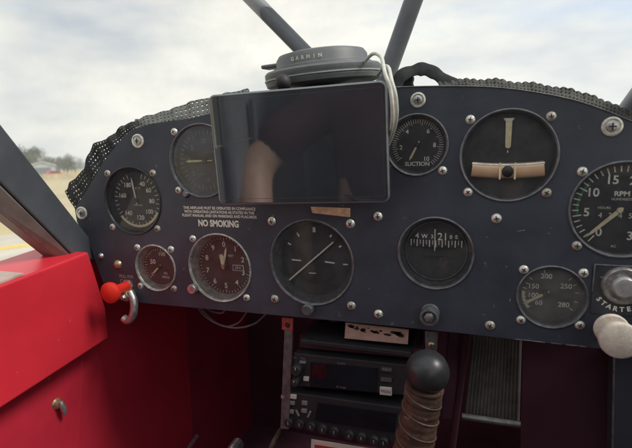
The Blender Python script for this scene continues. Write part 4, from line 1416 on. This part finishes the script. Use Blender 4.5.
tag(b.build('hose', M['maroon']), 'dark maroon hose hanging left of the ribbed sheet', 'hose')

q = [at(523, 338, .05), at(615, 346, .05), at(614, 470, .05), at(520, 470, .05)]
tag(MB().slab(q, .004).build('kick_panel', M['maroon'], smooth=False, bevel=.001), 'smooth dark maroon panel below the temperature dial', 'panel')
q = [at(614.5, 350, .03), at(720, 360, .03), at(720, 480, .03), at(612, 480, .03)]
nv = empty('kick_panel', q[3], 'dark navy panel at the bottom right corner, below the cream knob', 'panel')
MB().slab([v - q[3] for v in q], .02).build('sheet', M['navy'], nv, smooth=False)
MB().tube([at(614, 350, .03) - q[3], at(612, 480, .03) - q[3]], .0009, 8).build('edge_trim', M['edge'], nv)

# bits showing at the bottom edge of the picture
b = MB().tube(spline([at(268, 460, .03), at(272, 446, .03), at(277, 437, .04), at(281, 430, .06)], 16), .0035, 10)
tag(b.build('control_cable', M['stitch']), 'tan sheathed cable at the bottom left of the radios', 'cable')
v = at(234, 449, .05)
b = MB().lathe([(0, -.010), (.005, -.0095), (.0075, -.006), (.008, 0), (.008, .012)], (0, 0, 0), 20)
o = b.build('tube_end', M['steel'])
o.location = v
tag(o, 'dull silver tube end at the bottom edge left of the radios', 'tube')
b = MB().tube([at(197, 436, .12), at(190, 446, .12), at(180, 462, .11)], .003, 8)
tag(b.build('rudder_cable', M['wire']), 'short thin dark rod low in the shaded footwell', 'rod')

# ------------------------------------------------------------------ seat and photographer (seen only as a reflection)
seat = empty('pilot_seat', (-.1, -.95, Z(-.62)), 'dark seat the photographer sits on', 'seat')
MB().box((0, 0, .2), (.46, .46, .1)).build('cushion', M['trouser'], seat, bevel=.03, bseg=4)
MB().box((0, -.27, .5), (.46, .09, .62), Matrix.Rotation(rad(-8), 3, 'X')).build('backrest', M['trouser'], seat, bevel=.03, bseg=4)
MB().box((0, 0, .075), (.38, .38, .15)).build('frame', M['tube'], seat, smooth=False, bevel=.01)

def skin_obj(name, verts, edges_, radii, m_, parent, lv=2):
    me = bpy.data.meshes.new(name)
    me.from_pydata([tuple(v) for v in verts], edges_, [])
    me.materials.append(m_)
    o = bpy.data.objects.new(name, me)
    col.objects.link(o)
    o.parent = parent
    sk_ = o.modifiers.new('skin', 'SKIN')
    sk_.use_smooth_shade = True
    lay = me.skin_vertices[0].data
    for i, r in enumerate(radii):
        lay[i].radius = r if isinstance(r, tuple) else (r, r)
    lay[0].use_root = True
    s_ = o.modifiers.new('sub', 'SUBSURF')
    s_.levels = s_.render_levels = lv
    return o
pp = empty('person', (-.1, -.92, Z(-.38)), 'seated photographer in a dark shirt with bare forearms', 'person')
# pelvis, belly, chest, neck, head, arms, thighs, shins as one surface
V = [(0, 0, .06), (0, -.01, .2), (0, .0, .36), (0, .0, .46), (0, .02, .53), (0, .03, .60), (0, .035, .70),
     (-.17, 0, .42), (-.368, .14, .265), (-.335, .25, .12), (-.29, .30, .02),
     (.17, 0, .42), (.22, -.02, .2), (.16, .2, .12), (.12, .26, .12),
     (-.1, .06, .05), (-.14, .40, .07), (-.14, .52, -.2), (.1, .06, .05), (.14, .40, .07), (.14, .52, -.2)]
E_ = [(0, 1), (1, 2), (2, 3), (3, 4), (4, 5), (5, 6), (2, 7), (7, 8), (8, 9), (9, 10), (2, 11), (11, 12), (12, 13), (13, 14), (0, 15), (15, 16), (16, 17), (0, 18), (18, 19), (19, 20)]
Rr = [(.16, .11), (.15, .11), (.17, .11), (.07, .065), (.055, .055), (.075, .09), (.06, .075), .06, .054, .05, .034, .06, .045, .036, .024, .085, .065, .05, .085, .065, .05]
skin_obj('body', V, E_, Rr, M['skin'], pp)
V2 = [(0, 0, .1), (0, -.01, .2), (0, 0, .36), (0, 0, .44), (-.17, 0, .42), (-.356, .135, .285), (.17, 0, .42), (.2, -.01, .31)]
E2 = [(0, 1), (1, 2), (2, 3), (2, 4), (4, 5), (2, 6), (6, 7)]
skin_obj('shirt', V2, E2, [(.178, .128), (.168, .128), (.185, .125), (.085, .08), .073, .068, .073, .062], M['shirt'], pp)
V3 = [(0, 0, .06), (-.1, .06, .05), (-.14, .40, .07), (-.14, .52, -.2), (.1, .06, .05), (.14, .40, .07), (.14, .52, -.2)]
skin_obj('trousers', V3, [(0, 1), (1, 2), (2, 3), (0, 4), (4, 5), (5, 6)], [(.172, .122), .098, .078, .062, .098, .078, .062], M['trouser'], pp)
b = MB()
prof = [(.095 * math.sin(rad(t)), .11 * math.cos(rad(t))) for t in range(0, 100, 10)]
prof[0] = (0, .11)
b.lathe(prof, (0, .015, .685), 24, axis='z')
b.build('hair', M['hair'], pp)
for s in (-1, 1):
    MB().lathe([(0, -.012), (.008, -.009), (.012, 0), (.008, .009), (0, .012)], (s * .032, .118, .66), 14).build('eye', M['ink_white'], pp)
MB().tube([(0, .115, .665), (0, .138, .635), (0, .118, .625)], [.008, .013, .01], 10).build('nose', M['skin'], pp)
MB().tube([(-.025, .112, .598), (0, .122, .597), (.025, .112, .598)], .006, 8).build('mouth', M['shirt'], pp)
# hands: palm and five bent fingers each
for s, wr, fd in ((-1, Vector((-.29, .30, .02)), Vector((.05, .3, -.9)).normalized()), (1, Vector((.12, .26, .12)), Vector((-.3, .9, -.2)).normalized())):
    hv, he, hr = [tuple(wr), tuple(wr + fd * .045), tuple(wr + fd * .085)], [(0, 1), (1, 2)], [(.024, .018), (.038, .016), (.04, .014)]
    side = fd.cross(Vector((0, 0, 1))).normalized()
    dn = side.cross(fd).normalized() * -1
    for k, ln in enumerate((.062, .074, .08, .07)):
        base = wr + fd * .085 + side * (-.03 + .02 * k)
        i0 = len(hv)
        hv += [tuple(base), tuple(base + fd * ln * .5 + dn * .006), tuple(base + fd * ln * .85 + dn * .024)]
        he += [(2, i0), (i0, i0 + 1), (i0 + 1, i0 + 2)]
        hr += [.0095, .0085, .007]
    i0 = len(hv)
    tbase = wr + fd * .03 - side * .035 * s
    hv += [tuple(tbase), tuple(tbase + fd * .035 - side * .022 * s), tuple(tbase + fd * .065 - side * .018 * s + dn * .01)]
    he += [(1, i0), (i0, i0 + 1), (i0 + 1, i0 + 2)]
    hr += [.012, .01, .008]
    skin_obj('hand', hv, he, hr, M['skin'], pp)
